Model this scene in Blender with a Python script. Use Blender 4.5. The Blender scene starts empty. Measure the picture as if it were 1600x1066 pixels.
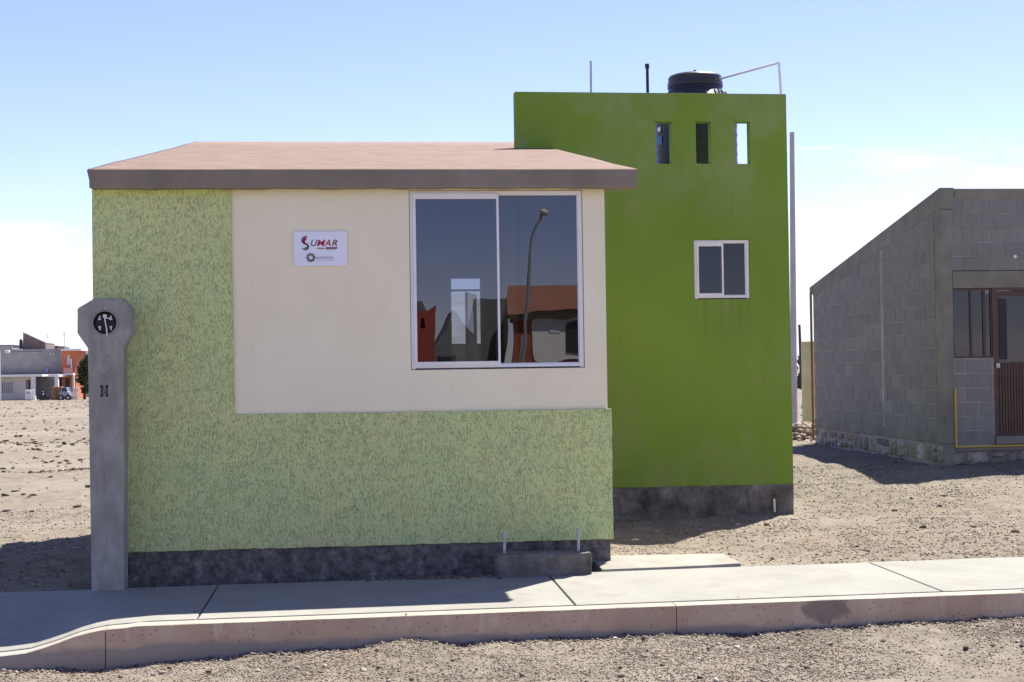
import bpy, bmesh, math, random
import numpy as np
from mathutils import Vector, Matrix
random.seed(7); rng = np.random.default_rng(7)
scene = bpy.context.scene
C = scene.collection

# ------------------------------------------------------------------ camera
YAW, PITCH, ROLL = math.atan(240/2300), math.atan(40/2300), 0.0144
fw = Vector((math.sin(YAW)*math.cos(PITCH), math.cos(YAW)*math.cos(PITCH), math.sin(PITCH)))
r0 = Vector((math.cos(YAW), -math.sin(YAW), 0)); u0 = r0.cross(fw)
R = math.cos(ROLL)*r0 - math.sin(ROLL)*u0; U = math.sin(ROLL)*r0 + math.cos(ROLL)*u0
cam_d = bpy.data.cameras.new('camera'); cam = bpy.data.objects.new('camera', cam_d); C.objects.link(cam)
cam_d.sensor_width = 36; cam_d.lens = 2300/1600*36; cam_d.clip_start = 0.1; cam_d.clip_end = 3000
M = Matrix((R, U, -fw)).transposed().to_4x4(); M.translation = (1.975, -11.313, 1.6)
cam.matrix_world = M
scene.camera = cam

# ------------------------------------------------------------------ sky, sun, exposure
SUN = Vector((0.39, 0.46, 1.0)).normalized()
ELEV = math.asin(SUN.z); AZ = math.atan2(SUN.x, SUN.y)          # clockwise from +Y
world = bpy.data.worlds.new('World'); scene.world = world; world.use_nodes = True
nt = world.node_tree; N = nt.nodes; L = nt.links; N.clear()
def wn(t, **k):
    n = N.new(t)
    for a, b in k.items(): setattr(n, a, b)
    return n
def wmath(op, a, b=None, clamp=False):
    n = wn('ShaderNodeMath', operation=op, use_clamp=clamp)
    for i, v in enumerate((a, b)):
        if v is None: continue
        if isinstance(v, (int, float)): n.inputs[i].default_value = v
        else: L.new(v, n.inputs[i])
    return n.outputs[0]
CLOUD = (2.3, 0.9, 1.35)
sky = wn('ShaderNodeTexSky', sky_type='NISHITA', sun_disc=False)
sky.sun_elevation = ELEV; sky.sun_rotation = AZ; sky.altitude = 1900; sky.air_density = 0.8; sky.dust_density = 0.5; sky.ozone_density = 2.6
tc = wn('ShaderNodeTexCoord'); sep = wn('ShaderNodeSeparateXYZ'); L.new(tc.outputs['Generated'], sep.inputs[0])
dz = wmath('MAXIMUM', sep.outputs[2], 0.0)
mp2 = wn('ShaderNodeMapping'); mp2.inputs['Scale'].default_value = (4.2, 4.2, 24.0); mp2.inputs['Location'].default_value = CLOUD
L.new(tc.outputs['Generated'], mp2.inputs[0])
n1 = wn('ShaderNodeTexNoise'); n1.inputs['Scale'].default_value = 1.0; n1.inputs['Detail'].default_value = 8; n1.inputs['Roughness'].default_value = 0.52; n1.inputs['Distortion'].default_value = 0.25
L.new(mp2.outputs[0], n1.inputs['Vector'])
# cloud cover grows towards the horizon
cov = wmath('ADD', n1.outputs[0], wmath('MULTIPLY', wmath('SUBTRACT', 0.105, dz), 1.7))
mr = wn('ShaderNodeMapRange', interpolation_type='SMOOTHSTEP'); mr.inputs[1].default_value = 0.505; mr.inputs[2].default_value = 0.61; mr.inputs[4].default_value = 0.94
L.new(cov, mr.inputs[0])
# the bright cloud bank lies in the sunward half of the sky
toward = wn('ShaderNodeMapRange', interpolation_type='SMOOTHSTEP'); toward.inputs[1].default_value = -0.75; toward.inputs[2].default_value = 0.25; toward.inputs[3].default_value = 0.12
L.new(wmath('ADD', wmath('MULTIPLY', sep.outputs[0], SUN.x/math.hypot(SUN.x, SUN.y)), wmath('MULTIPLY', sep.outputs[1], SUN.y/math.hypot(SUN.x, SUN.y))), toward.inputs[0])
cl = wmath('MULTIPLY', mr.outputs[0], toward.outputs[0], clamp=True)
mixc = wn('ShaderNodeMixRGB'); mixc.inputs[2].default_value = (3.75, 3.9, 4.1, 1)
tint = wn('ShaderNodeMixRGB', blend_type='MULTIPLY'); tint.inputs[0].default_value = 1; tint.inputs[2].default_value = (1.0, 0.81, 0.97, 1)
L.new(sky.outputs[0], tint.inputs[1])
L.new(cl, mixc.inputs[0]); L.new(tint.outputs[0], mixc.inputs[1])
bg = wn('ShaderNodeBackground'); bg.inputs[1].default_value = 0.113; L.new(mixc.outputs[0], bg.inputs[0])
wo = wn('ShaderNodeOutputWorld'); L.new(bg.outputs[0], wo.inputs[0])
sun_d = bpy.data.lights.new('sun', 'SUN'); sun_d.energy = 5.0; sun_d.angle = math.radians(0.5); sun_d.color = (1.0, 0.955, 0.86)
sun = bpy.data.objects.new('sun', sun_d); C.objects.link(sun); sun.location = (8, 8, 20)
sun.rotation_euler = (-SUN).to_track_quat('-Z', 'Y').to_euler()
scene.view_settings.view_transform = 'Standard'; scene.view_settings.look = 'None'
scene.view_settings.exposure = 1.30; scene.view_settings.gamma = 1.0
scene.render.engine = 'CYCLES'
scene.cycles.use_denoising = True
scene.cycles.max_bounces = 8; scene.cycles.diffuse_bounces = 5; scene.cycles.transparent_max_bounces = 12

# ------------------------------------------------------------------ materials
class NT:
    """small helper to write node materials"""
    def __init__(s, name):
        s.m = bpy.data.materials.new(name); s.m.use_nodes = True; s.t = s.m.node_tree
        s.n = s.t.nodes; s.b = s.n['Principled BSDF']; s.out = s.n['Material Output']
        g = s.n.new('ShaderNodeNewGeometry'); s.pos = g.outputs['Position']; s.geo = g
    def lk(s, a, b): s.t.links.new(a, b)
    def val(s, sock, v):
        if isinstance(v, (int, float)): sock.default_value = v
        elif isinstance(v, tuple): sock.default_value = v if len(v) == len(sock.default_value) else (*v, 1)
        else: s.lk(v, sock)
    def math(s, op, a, b=0.0, clamp=False):
        n = s.n.new('ShaderNodeMath'); n.operation = op; n.use_clamp = clamp; s.val(n.inputs[0], a); s.val(n.inputs[1], b); return n.outputs[0]
    def scaled(s, v, loc=(0, 0, 0)):
        n = s.n.new('ShaderNodeMapping'); n.inputs['Scale'].default_value = v; n.inputs['Location'].default_value = loc; s.lk(s.pos, n.inputs[0]); return n.outputs[0]
    def noise(s, scale, detail=4, rough=0.55, vec=None, dist=0.0):
        n = s.n.new('ShaderNodeTexNoise'); n.inputs['Scale'].default_value = scale; n.inputs['Detail'].default_value = detail
        n.inputs['Roughness'].default_value = rough; n.inputs['Distortion'].default_value = dist; s.lk(vec or s.pos, n.inputs['Vector']); return n.outputs[0]
    def voro(s, scale, vec=None, feature='F1', out='Distance'):
        n = s.n.new('ShaderNodeTexVoronoi'); n.feature = feature; n.inputs['Scale'].default_value = scale; s.lk(vec or s.pos, n.inputs['Vector']); return n.outputs[out]
    def ramp(s, f, stops):
        n = s.n.new('ShaderNodeValToRGB'); e = n.color_ramp.elements
        while len(e) < len(stops): e.new(0.5)
        for el, (p, c) in zip(e, stops): el.position = p; el.color = (*c, 1) if len(c) == 3 else c
        s.lk(f, n.inputs[0]); return n.outputs[0]
    def step(s, f, a, b, lo=0.0, hi=1.0):
        n = s.n.new('ShaderNodeMapRange'); n.interpolation_type = 'SMOOTHSTEP'
        n.inputs[1].default_value = a; n.inputs[2].default_value = b; n.inputs[3].default_value = lo; n.inputs[4].default_value = hi
        s.val(n.inputs[0], f); return n.outputs[0]
    def mix(s, f, a, b, mode='MIX'):
        n = s.n.new('ShaderNodeMixRGB'); n.blend_type = mode; s.val(n.inputs[0], f); s.val(n.inputs[1], a); s.val(n.inputs[2], b); return n.outputs[0]
    def bump(s, h, strength=0.4, dist=0.01, prev=None):
        n = s.n.new('ShaderNodeBump'); n.inputs['Strength'].default_value = strength; n.inputs['Distance'].default_value = dist
        s.lk(h, n.inputs['Height'])
        if prev: s.lk(prev, n.inputs['Normal'])
        s.lk(n.outputs[0], s.b.inputs['Normal']); return n.outputs[0]
    def xyz(s):
        n = s.n.new('ShaderNodeSeparateXYZ'); s.lk(s.pos, n.inputs[0]); return n.outputs
    def objrand(s): return s.n.new('ShaderNodeObjectInfo').outputs['Random']
    def done(s, col, rough=0.8, spec=0.3, metal=0.0):
        s.val(s.b.inputs['Base Color'], col); s.val(s.b.inputs['Roughness'], rough); s.val(s.b.inputs['Specular IOR Level'], spec); s.val(s.b.inputs['Metallic'], metal)
        return s.m

def mul(c, k): return tuple(min(1, x*k) for x in c)
def plain(name, c, rough=0.7, var=0.15, scale=6, bump=0.15, bscale=60, spec=0.3, metal=0.0, dist=0.004):
    t = NT(name); a = t.noise(scale, 5)
    col = t.ramp(a, [(0.3, mul(c, 1-var)), (0.7, mul(c, 1+var))])
    if bump: t.bump(t.noise(bscale, 4), bump, dist)
    return t.done(col, rough, spec, metal)

MT = {}
# coarse dragged stucco, light green: short vertical grooves torn by the float
t = NT('green_stucco')
v = t.scaled((1, 1, 0.15))
patch = t.noise(2.0, 5, 0.6); patch2 = t.noise(5, 4)
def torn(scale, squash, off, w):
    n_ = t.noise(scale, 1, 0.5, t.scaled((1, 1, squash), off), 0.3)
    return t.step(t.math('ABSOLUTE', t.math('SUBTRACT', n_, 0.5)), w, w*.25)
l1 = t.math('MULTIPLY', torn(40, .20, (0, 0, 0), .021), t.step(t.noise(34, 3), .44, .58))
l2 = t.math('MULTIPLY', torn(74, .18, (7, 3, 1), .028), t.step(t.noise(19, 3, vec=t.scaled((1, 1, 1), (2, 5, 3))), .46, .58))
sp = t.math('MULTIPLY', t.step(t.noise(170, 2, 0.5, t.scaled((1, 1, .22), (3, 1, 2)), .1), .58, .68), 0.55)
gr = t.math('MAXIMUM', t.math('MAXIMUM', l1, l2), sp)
base = t.ramp(patch, [(0.30, (0.52, 0.61, 0.275)), (0.44, (0.565, 0.635, 0.272)), (0.56, (0.60, 0.64, 0.27)), (0.70, (0.605, 0.60, 0.275))])
base = t.mix(t.step(t.xyz()[2], 2.90, 2.955), base, (0.62, 0.63, 0.20))
col = t.mix(t.math('MULTIPLY', t.math('MULTIPLY', gr, t.step(t.noise(2.3, 4), 0.3, 0.7, 0.45, 1.1)), 0.34), base, (0.19, 0.23, 0.10))  # groove shade, along with dirt, is mixed into the colour as darker green
h = t.math('SUBTRACT', t.math('MULTIPLY', t.noise(45, 4), 0.35), gr)
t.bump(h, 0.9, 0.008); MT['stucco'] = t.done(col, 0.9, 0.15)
# smooth cream plaster
t = NT('cream_plaster')
base = t.ramp(t.noise(1.6, 4), [(0.3, (0.84, 0.745, 0.515)), (0.7, (0.89, 0.80, 0.565))])
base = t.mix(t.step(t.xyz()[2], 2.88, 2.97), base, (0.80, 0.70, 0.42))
base = t.mix(t.math('MULTIPLY', t.step(t.noise(14, 4), 0.60, 0.72), 0.14), base, (0.45, 0.38, 0.33))
base = t.mix(t.step(t.noise(3.5, 6, 0.65, t.scaled((1, 1, .45))), 0.5, 0.72, 0, 0.18), base, (0.70, 0.61, 0.48))
t.bump(t.noise(30, 5), 0.25, 0.006, t.bump(t.noise(4, 3), 0.15, 0.02)); MT['cream'] = t.done(base, 0.85, 0.2)
# strong green paint on smooth plaster
t = NT('green_paint')
base = t.ramp(t.noise(0.8, 4), [(0.3, (0.158, 0.258, 0.026)), (0.7, (0.196, 0.298, 0.036))])
base = t.mix(t.math('MULTIPLY', t.step(t.noise(2.2, 4, vec=t.scaled((1, 1, 0.5))), 0.46, 0.70), 0.55), base, (0.225, 0.285, 0.075))
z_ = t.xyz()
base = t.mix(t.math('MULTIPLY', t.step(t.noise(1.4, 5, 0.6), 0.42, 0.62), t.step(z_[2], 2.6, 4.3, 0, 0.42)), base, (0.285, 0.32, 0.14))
base = t.mix(t.math('MULTIPLY', t.step(t.noise(6, 6, 0.65, t.scaled((1, 1, .25))), 0.45, 0.7), t.step(z_[2], 0.75, 0.25, 0, 0.4)), base, (0.20, 0.235, 0.075))
base = t.mix(t.step(t.noise(18, 5, 0.7, t.scaled((1, 1, .08))), 0.56, 0.72, 0, 0.2), base, (0.10, 0.16, 0.03))
drip = t.math('MULTIPLY', t.step(t.noise(24, 3, 0.6, t.scaled((1, 1, .02))), 0.50, 0.62), t.math('MULTIPLY', t.step(z_[2], 1.55, 2.32, 0, 1), t.step(t.math('ABSOLUTE', t.math('SUBTRACT', z_[0], 6.015)), 0.34, 0.30)))
drip = t.math('MULTIPLY', drip, t.step(z_[2], 2.32, 2.315, 0, 0.3))
base = t.mix(drip, base, (0.11, 0.145, 0.05))
t.bump(t.noise(25, 5), 0.22, 0.006, t.bump(t.noise(3, 3), 0.2, 0.02)); MT['green'] = t.done(base, 0.75, 0.25)
# dark tarred plinth
t = NT('dark_plinth')
base = t.ramp(t.noise(11, 8, 0.72), [(0.34, (0.055, 0.049, 0.043)), (0.48, (0.13, 0.117, 0.102)), (0.58, (0.19, 0.172, 0.15)), (0.68, (0.34, 0.31, 0.275))])
t.bump(t.noise(22, 6, 0.7), 0.8, 0.02); MT['plinth'] = t.done(base, 0.9, 0.2)
t = NT('rough_concrete_base')
base = t.ramp(t.noise(5, 6, 0.65), [(0.32, (0.085, 0.075, 0.062)), (0.5, (0.17, 0.155, 0.132)), (0.62, (0.24, 0.22, 0.19)), (0.75, (0.36, 0.33, 0.29))])
t.bump(t.noise(16, 6, 0.7), 0.9, 0.03); MT['roughbase'] = t.done(base, 0.92, 0.15)
# fascia
t = NT('brown_fascia')
base = t.ramp(t.noise(3, 5), [(0.3, (0.195, 0.16, 0.12)), (0.7, (0.26, 0.218, 0.168))])
base = t.mix(t.math('MULTIPLY', t.step(t.noise(9, 5, 0.6, t.scaled((0.3, 1, 2))), 0.6, 0.72), 0.4), base, (0.24, 0.20, 0.18))
t.bump(t.noise(12, 5), 0.3, 0.01); MT['fascia'] = t.done(base, 0.8, 0.25)
# roof sealing coat, brushed in strokes along the eave
t = NT('red_roof_coat')
s1 = t.noise(7, 7, 0.7, t.scaled((0.6, 1.3, 1)), 0.2); s2 = t.noise(2, 4)
base = t.ramp(s1, [(0.32, (0.13, 0.082, 0.063)), (0.5, (0.172, 0.116, 0.092)), (0.68, (0.225, 0.162, 0.134))])
base = t.mix(t.step(s2, 0.4, 0.7, 0, 0.35), base, (0.19, 0.139, 0.115))
t.bump(s1, 0.6, 0.015); MT['roof'] = t.done(base, 0.85, 0.2)
# concrete walk
t = NT('pavement_concrete')
a = t.noise(1.5, 5); b = t.noise(12, 5, 0.6, t.scaled((0.5, 2, 1)))
base = t.ramp(a, [(0.3, (0.22, 0.217, 0.188)), (0.7, (0.27, 0.265, 0.232))])
base = t.mix(t.step(b, 0.35, 0.75, 0, 0.35), base, (0.25, 0.235, 0.215))
base = t.mix(t.step(t.voro(7), 0.10, 0.02, 0, 0.45), base, (0.15, 0.13, 0.11))
base = t.mix(t.step(t.noise(3.2, 6, 0.65), 0.50, 0.68, 0, 0.5), base, (0.205, 0.188, 0.155))
base = t.mix(t.step(t.noise(110, 3, 0.7), 0.52, 0.7, 0, 0.35), base, (0.17, 0.155, 0.13))
base = t.mix(t.step(t.noise(30, 5, 0.7, t.scaled((0.25, 1, 1))), 0.5, 0.75, 0, 0.35), base, (0.36, 0.345, 0.305))
t.bump(t.noise(70, 4), 0.35, 0.004, t.bump(b, 0.3, 0.01)); MT['walk'] = t.done(base, 0.88, 0.2)
t = NT('kerb_concrete')
a = t.noise(3, 6); z = t.xyz()
base = t.ramp(a, [(0.3, (0.46, 0.315, 0.195)), (0.7, (0.60, 0.45, 0.305))])
base = t.mix(t.step(t.noise(1.3, 5, 0.6), 0.45, 0.68, 0, 0.55), base, (0.41, 0.27, 0.165))
base = t.mix(t.step(t.noise(9, 5, 0.65, t.scaled((1, 1, .3))), 0.55, 0.70, 0, 0.5), base, (0.64, 0.50, 0.35))
base = t.mix(t.step(t.voro(26), 0.20, 0.07, 0, 0.8), base, (0.10, 0.08, 0.07))
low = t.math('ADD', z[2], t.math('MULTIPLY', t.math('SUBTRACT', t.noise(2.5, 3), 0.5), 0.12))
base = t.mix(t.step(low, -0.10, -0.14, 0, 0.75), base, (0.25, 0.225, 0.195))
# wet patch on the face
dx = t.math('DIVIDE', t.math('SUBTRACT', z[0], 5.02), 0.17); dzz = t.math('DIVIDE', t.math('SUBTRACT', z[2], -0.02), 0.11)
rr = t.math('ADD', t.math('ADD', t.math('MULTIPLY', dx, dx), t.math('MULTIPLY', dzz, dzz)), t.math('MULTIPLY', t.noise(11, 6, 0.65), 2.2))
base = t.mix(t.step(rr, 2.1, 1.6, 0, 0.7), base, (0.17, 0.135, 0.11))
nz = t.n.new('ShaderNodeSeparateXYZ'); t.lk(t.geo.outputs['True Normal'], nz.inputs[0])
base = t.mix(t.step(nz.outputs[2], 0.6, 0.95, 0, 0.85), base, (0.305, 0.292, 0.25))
t.bump(t.noise(40, 6, 0.7), 0.7, 0.008, t.bump(t.noise(6, 4), 0.4, 0.02)); MT['kerb'] = t.done(base, 0.88, 0.2)
t = NT('cast_concrete')
base = t.ramp(t.noise(4, 6, 0.6, t.scaled((1.4, 1.4, 0.6))), [(0.3, (0.225, 0.215, 0.18)), (0.5, (0.29, 0.275, 0.235)), (0.7, (0.37, 0.355, 0.31))])
base = t.mix(t.step(t.voro(34), 0.17, 0.06, 0, 0.6), base, (0.10, 0.095, 0.085))
base = t.mix(t.step(t.noise(14, 6, 0.7, t.scaled((1, 1, .15))), 0.48, 0.68, 0, 0.45), base, (0.17, 0.16, 0.14))
base = t.mix(t.step(t.noise(3, 5, 0.65), 0.5, 0.66, 0, 0.4), base, (0.40, 0.385, 0.34))
t.bump(t.noise(60, 5, 0.7), 0.5, 0.006, t.bump(t.step(t.voro(34), 0.17, 0.05), 0.4, 0.004)); MT['cast'] = t.done(base, 0.8, 0.25)
# dirt
t = NT('dry_dirt')
a = t.noise(0.35, 5, 0.6); b = t.noise(4.5, 6, 0.65); c = t.noise(38, 5, 0.65)
base = t.ramp(b, [(0.28, (0.118, 0.098, 0.076)), (0.5, (0.175, 0.15, 0.119)), (0.72, (0.24, 0.21, 0.17))])
base = t.mix(t.step(a, 0.42, 0.66, 0, 0.65), base, (0.245, 0.215, 0.176))
base = t.mix(t.step(c, 0.52, 0.68, 0, 0.6), base, (0.13, 0.102, 0.077))
base = t.mix(t.step(t.voro(55), 0.22, 0.10, 0, 0.4), base, (0.30, 0.262, 0.218))
base = t.mix(t.step(t.noise(1.4, 6, 0.65, t.scaled((1, .6, 1), (4, 2, 0))), 0.5, 0.66, 0, 0.5), base, (0.21, 0.168, 0.13))
h = t.math('ADD', t.math('MULTIPLY', c, 1.0), t.math('MULTIPLY', t.voro(55), -0.5))
t.bump(h, 0.8, 0.015, t.bump(t.noise(9, 5, 0.6), 0.5, 0.05)); MT['dirt'] = t.done(base, 0.95, 0.1)
t = NT('pebble')
ri = t.geo.outputs['Random Per Island']
base = t.ramp(ri, [(0.0, (0.075, 0.055, 0.042)), (0.3, (0.145, 0.11, 0.085)), (0.6, (0.215, 0.172, 0.132)), (0.85, (0.29, 0.24, 0.19)), (0.96, (0.38, 0.33, 0.275)), (1.0, (0.5, 0.45, 0.40))])
base = t.mix(t.step(t.noise(60, 3), 0.4, 0.7, 0, 0.3), base, (0.2, 0.16, 0.13)); MT['pebble'] = t.done(base, 0.92, 0.12)
t = NT('soil_clod')
base = t.ramp(t.geo.outputs['Random Per Island'], [(0.0, (0.07, 0.055, 0.045)), (0.6, (0.14, 0.11, 0.09)), (1.0, (0.24, 0.2, 0.17))]); MT['soil'] = t.done(base, 0.95, 0.1)
# cement blocks, each its own tint
t = NT('cement_block')
r_ = t.objrand(); zz = t.noise(2.2, 4); st = t.noise(26, 4, 0.6, t.scaled((1, 1, 0.12)))
base = t.ramp(r_, [(0.0, (0.22, 0.208, 0.186)), (0.5, (0.24, 0.226, 0.20)), (0.9, (0.252, 0.237, 0.208)), (1.0, (0.285, 0.267, 0.235))])
base = t.mix(t.step(st, 0.45, 0.7, 0, 0.4), base, (0.165, 0.15, 0.142))
base = t.mix(t.step(zz, 0.45, 0.7, 0, 0.3), base, (0.25, 0.232, 0.205))
t.bump(t.noise(75, 5, 0.7), 0.6, 0.006); MT['block'] = t.done(base, 0.95, 0.12)
MT['mortar'] = plain('mortar', (0.325, 0.30, 0.26), 0.95, 0.22, 3, 0.6, 40, 0.1)
MT['band'] = plain('grey_render', (0.23, 0.208, 0.168), 0.93, 0.22, 2.2, 0.5, 25, 0.12, dist=0.01)
t = NT('field_stone')
r_ = t.objrand(); nn = t.noise(9, 6, 0.65)
base = t.ramp(r_, [(0.0, (0.20, 0.165, 0.14)), (0.35, (0.36, 0.29, 0.255)), (0.6, (0.34, 0.27, 0.155)), (0.8, (0.46, 0.39, 0.34)), (1.0, (0.62, 0.54, 0.48))])
base = t.mix(t.step(nn, 0.4, 0.7, 0, 0.6), base, (0.13, 0.11, 0.10)); t.bump(nn, 0.9, 0.03); MT['stone'] = t.done(base, 0.92, 0.15)
MT['alu'] = plain('white_aluminium', (0.78, 0.755, 0.70), 0.35, 0.05, 4, 0.03, 40, 0.5)
MT['gasket'] = plain('dark_gasket', (0.03, 0.03, 0.032), 0.6, 0.1, 8, 0, 1)
def glass(name, tint, ior, wave):
    t = NT(name); tr = t.n.new('ShaderNodeBsdfTransparent'); tr.inputs[0].default_value = (*tint, 1)
    gl = t.n.new('ShaderNodeBsdfGlossy'); gl.inputs['Roughness'].default_value = 0.005
    b = t.n.new('ShaderNodeBump'); b.inputs['Strength'].default_value = wave; b.inputs['Distance'].default_value = 0.02; t.lk(t.noise(2.2, 1), b.inputs['Height'])
    t.lk(b.outputs[0], gl.inputs['Normal'])
    fr = t.n.new('ShaderNodeFresnel'); fr.inputs[0].default_value = ior
    mx = t.n.new('ShaderNodeMixShader'); t.lk(fr.outputs[0], mx.inputs[0]); t.lk(tr.outputs[0], mx.inputs[1]); t.lk(gl.outputs[0], mx.inputs[2]); t.lk(mx.outputs[0], t.out.inputs[0])
    return t.m
MT['glass'] = glass('window_glass', (0.16, 0.168, 0.176), 1.95, 0.05)
MT['glass_small'] = glass('bath_glass', (0.25, 0.25, 0.27), 1.6, 0.03)
t = NT('black_tank_plastic'); base = t.ramp(t.noise(5, 4), [(0.3, (0.016, 0.016, 0.018)), (0.7, (0.026, 0.026, 0.03))]); MT['tank'] = t.done(base, 0.42, 0.4)
MT['pvc'] = plain('white_pvc', (0.74, 0.73, 0.70), 0.45, 0.06, 6, 0, 1, 0.4)
MT['galv'] = plain('galvanised_pipe', (0.42, 0.43, 0.45), 0.45, 0.15, 12, 0.05, 60, 0.5, 0.6)
MT['blackpipe'] = plain('black_pipe', (0.025, 0.025, 0.028), 0.5, 0.2, 12, 0, 1)
MT['socket'] = plain('black_socket', (0.014, 0.013, 0.014), 0.5, 0.2, 12, 0, 1)
MT['darkmark'] = plain('dark_stamp', (0.055, 0.052, 0.05), 0.9, 0.3, 60, 0.3, 80)
MT['slabmat'] = plain('yellowed_slab_concrete', (0.255, 0.238, 0.20), 0.9, 0.16, 4, 0.5, 40)
MT['brass'] = plain('pale_contact_metal', (0.55, 0.52, 0.48), 0.45, 0.15, 20, 0, 1, 0.5, 0.5)
MT['bolt'] = plain('weathered_bolt_steel', (0.45, 0.43, 0.41), 0.55, 0.25, 30, 0.1, 80, 0.5, 0.3)
MT['signwhite'] = plain('sign_white', (0.80, 0.79, 0.83), 0.35, 0.03, 6, 0, 1, 0.5)
MT['red'] = plain('sign_red', (0.42, 0.02, 0.05), 0.5, 0.1, 20, 0, 1)
MT['darkred'] = plain('sign_dark_red', (0.14, 0.02, 0.03), 0.5, 0.1, 20, 0, 1)
MT['ink'] = plain('sign_dark_ink', (0.06, 0.06, 0.06), 0.5, 0.1, 20, 0, 1)
MT['inkgreen'] = plain('sign_grey_green_ink', (0.10, 0.13, 0.11), 0.5, 0.1, 20, 0, 1)
MT['inkgrey'] = plain('sign_grey_ink', (0.30, 0.29, 0.29), 0.5, 0.1, 20, 0, 1)
MT['inkbrown'] = plain('sign_brown_ink', (0.12, 0.08, 0.08), 0.5, 0.1, 20, 0, 1)
MT['blue'] = plain('label_blue', (0.05, 0.16, 0.42), 0.5, 0.1, 20, 0, 1)
MT['inner'] = plain('bare_interior_plaster', (0.22, 0.21, 0.20), 0.9, 0.1, 3, 0.1, 30)
MT['whitedoor'] = plain('white_door_paint', (0.62, 0.62, 0.60), 0.5, 0.05, 5, 0, 1)
MT['brownmetal'] = plain('brown_painted_metal', (0.10, 0.055, 0.038), 0.5, 0.2, 5, 0.1, 60, 0.4)
MT['browndark'] = plain('brown_frame_paint', (0.085, 0.045, 0.033), 0.5, 0.15, 6, 0.05, 60, 0.4)
MT['yellow'] = plain('yellow_gas_pipe_paint', (0.62, 0.40, 0.06), 0.5, 0.1, 10, 0.05, 60, 0.4)
MT['yellowwall'] = plain('pale_yellow_render', (0.55, 0.50, 0.27), 0.9, 0.12, 4, 0.3, 30)
MT['poleconc'] = plain('pale_pole_concrete', (0.42, 0.40, 0.37), 0.8, 0.1, 4, 0.2, 40)
MT['wood'] = plain('weathered_pole_wood', (0.075, 0.055, 0.045), 0.9, 0.25, 5, 0.4, 30)
MT['farcream'] = plain('far_cream_wall', (0.52, 0.46, 0.38), 0.9, 0.08, 1.2, 0, 1)
MT['farwhite'] = plain('far_white_paint', (0.72, 0.70, 0.66), 0.8, 0.08, 1.2, 0, 1)
MT['fargrey'] = plain('far_grey_block', (0.20, 0.195, 0.20), 0.95, 0.14, 1.5, 0.3, 8)
MT['fargrey2'] = plain('far_grey_render', (0.26, 0.25, 0.245), 0.95, 0.12, 1.5, 0.2, 8)
MT['farbrick'] = plain('far_brown_brick', (0.20, 0.155, 0.135), 0.95, 0.14, 1.8, 0.3, 10)
MT['farorange'] = plain('far_orange_wall', (0.46, 0.15, 0.08), 0.85, 0.1, 1.5, 0, 1)
MT['farsalmon'] = plain('far_salmon_wall', (0.62, 0.30, 0.22), 0.85, 0.1, 1.5, 0, 1)
MT['fardark'] = plain('far_dark_opening', (0.045, 0.045, 0.05), 0.5, 0.1, 2, 0, 1)
MT['crate'] = plain('brown_board', (0.30, 0.15, 0.07), 0.8, 0.2, 3, 0.2, 15)
MT['carpaint'] = plain('silver_car_paint', (0.22, 0.225, 0.23), 0.3, 0.03, 2, 0, 1, 0.5, 0.5)
MT['tyre'] = plain('black_rubber', (0.02, 0.02, 0.02), 0.8, 0.2, 8, 0, 1)
MT['cloth'] = plain('blue_cloth', (0.18, 0.20, 0.42), 0.9, 0.1, 4, 0, 1)
MT['redwall'] = plain('brick_red_paint', (0.36, 0.075, 0.055), 0.85, 0.1, 1.5, 0.1, 10)
MT['redroof'] = plain('opposite_red_roof', (0.30, 0.13, 0.095), 0.85, 0.12, 1.5, 0.1, 10)
MT['oppwhite'] = plain('opposite_white_panel', (0.82, 0.80, 0.76), 0.85, 0.06, 1.5, 0, 1)
MT['bark'] = plain('bark', (0.10, 0.075, 0.055), 0.9, 0.2, 6, 0.5, 30)
t = NT('leaf'); base = t.ramp(t.geo.outputs['Random Per Island'], [(0, (0.035, 0.05, 0.022)), (0.6, (0.065, 0.085, 0.035)), (1, (0.12, 0.13, 0.055))]); MT['leaf'] = t.done(base, 0.8, 0.2)
t = NT('dry_leaf'); base = t.ramp(t.geo.outputs['Random Per Island'], [(0, (0.08, 0.085, 0.04)), (0.6, (0.13, 0.125, 0.07)), (1, (0.2, 0.18, 0.11))]); MT['dryleaf'] = t.done(base, 0.85, 0.15)

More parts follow.
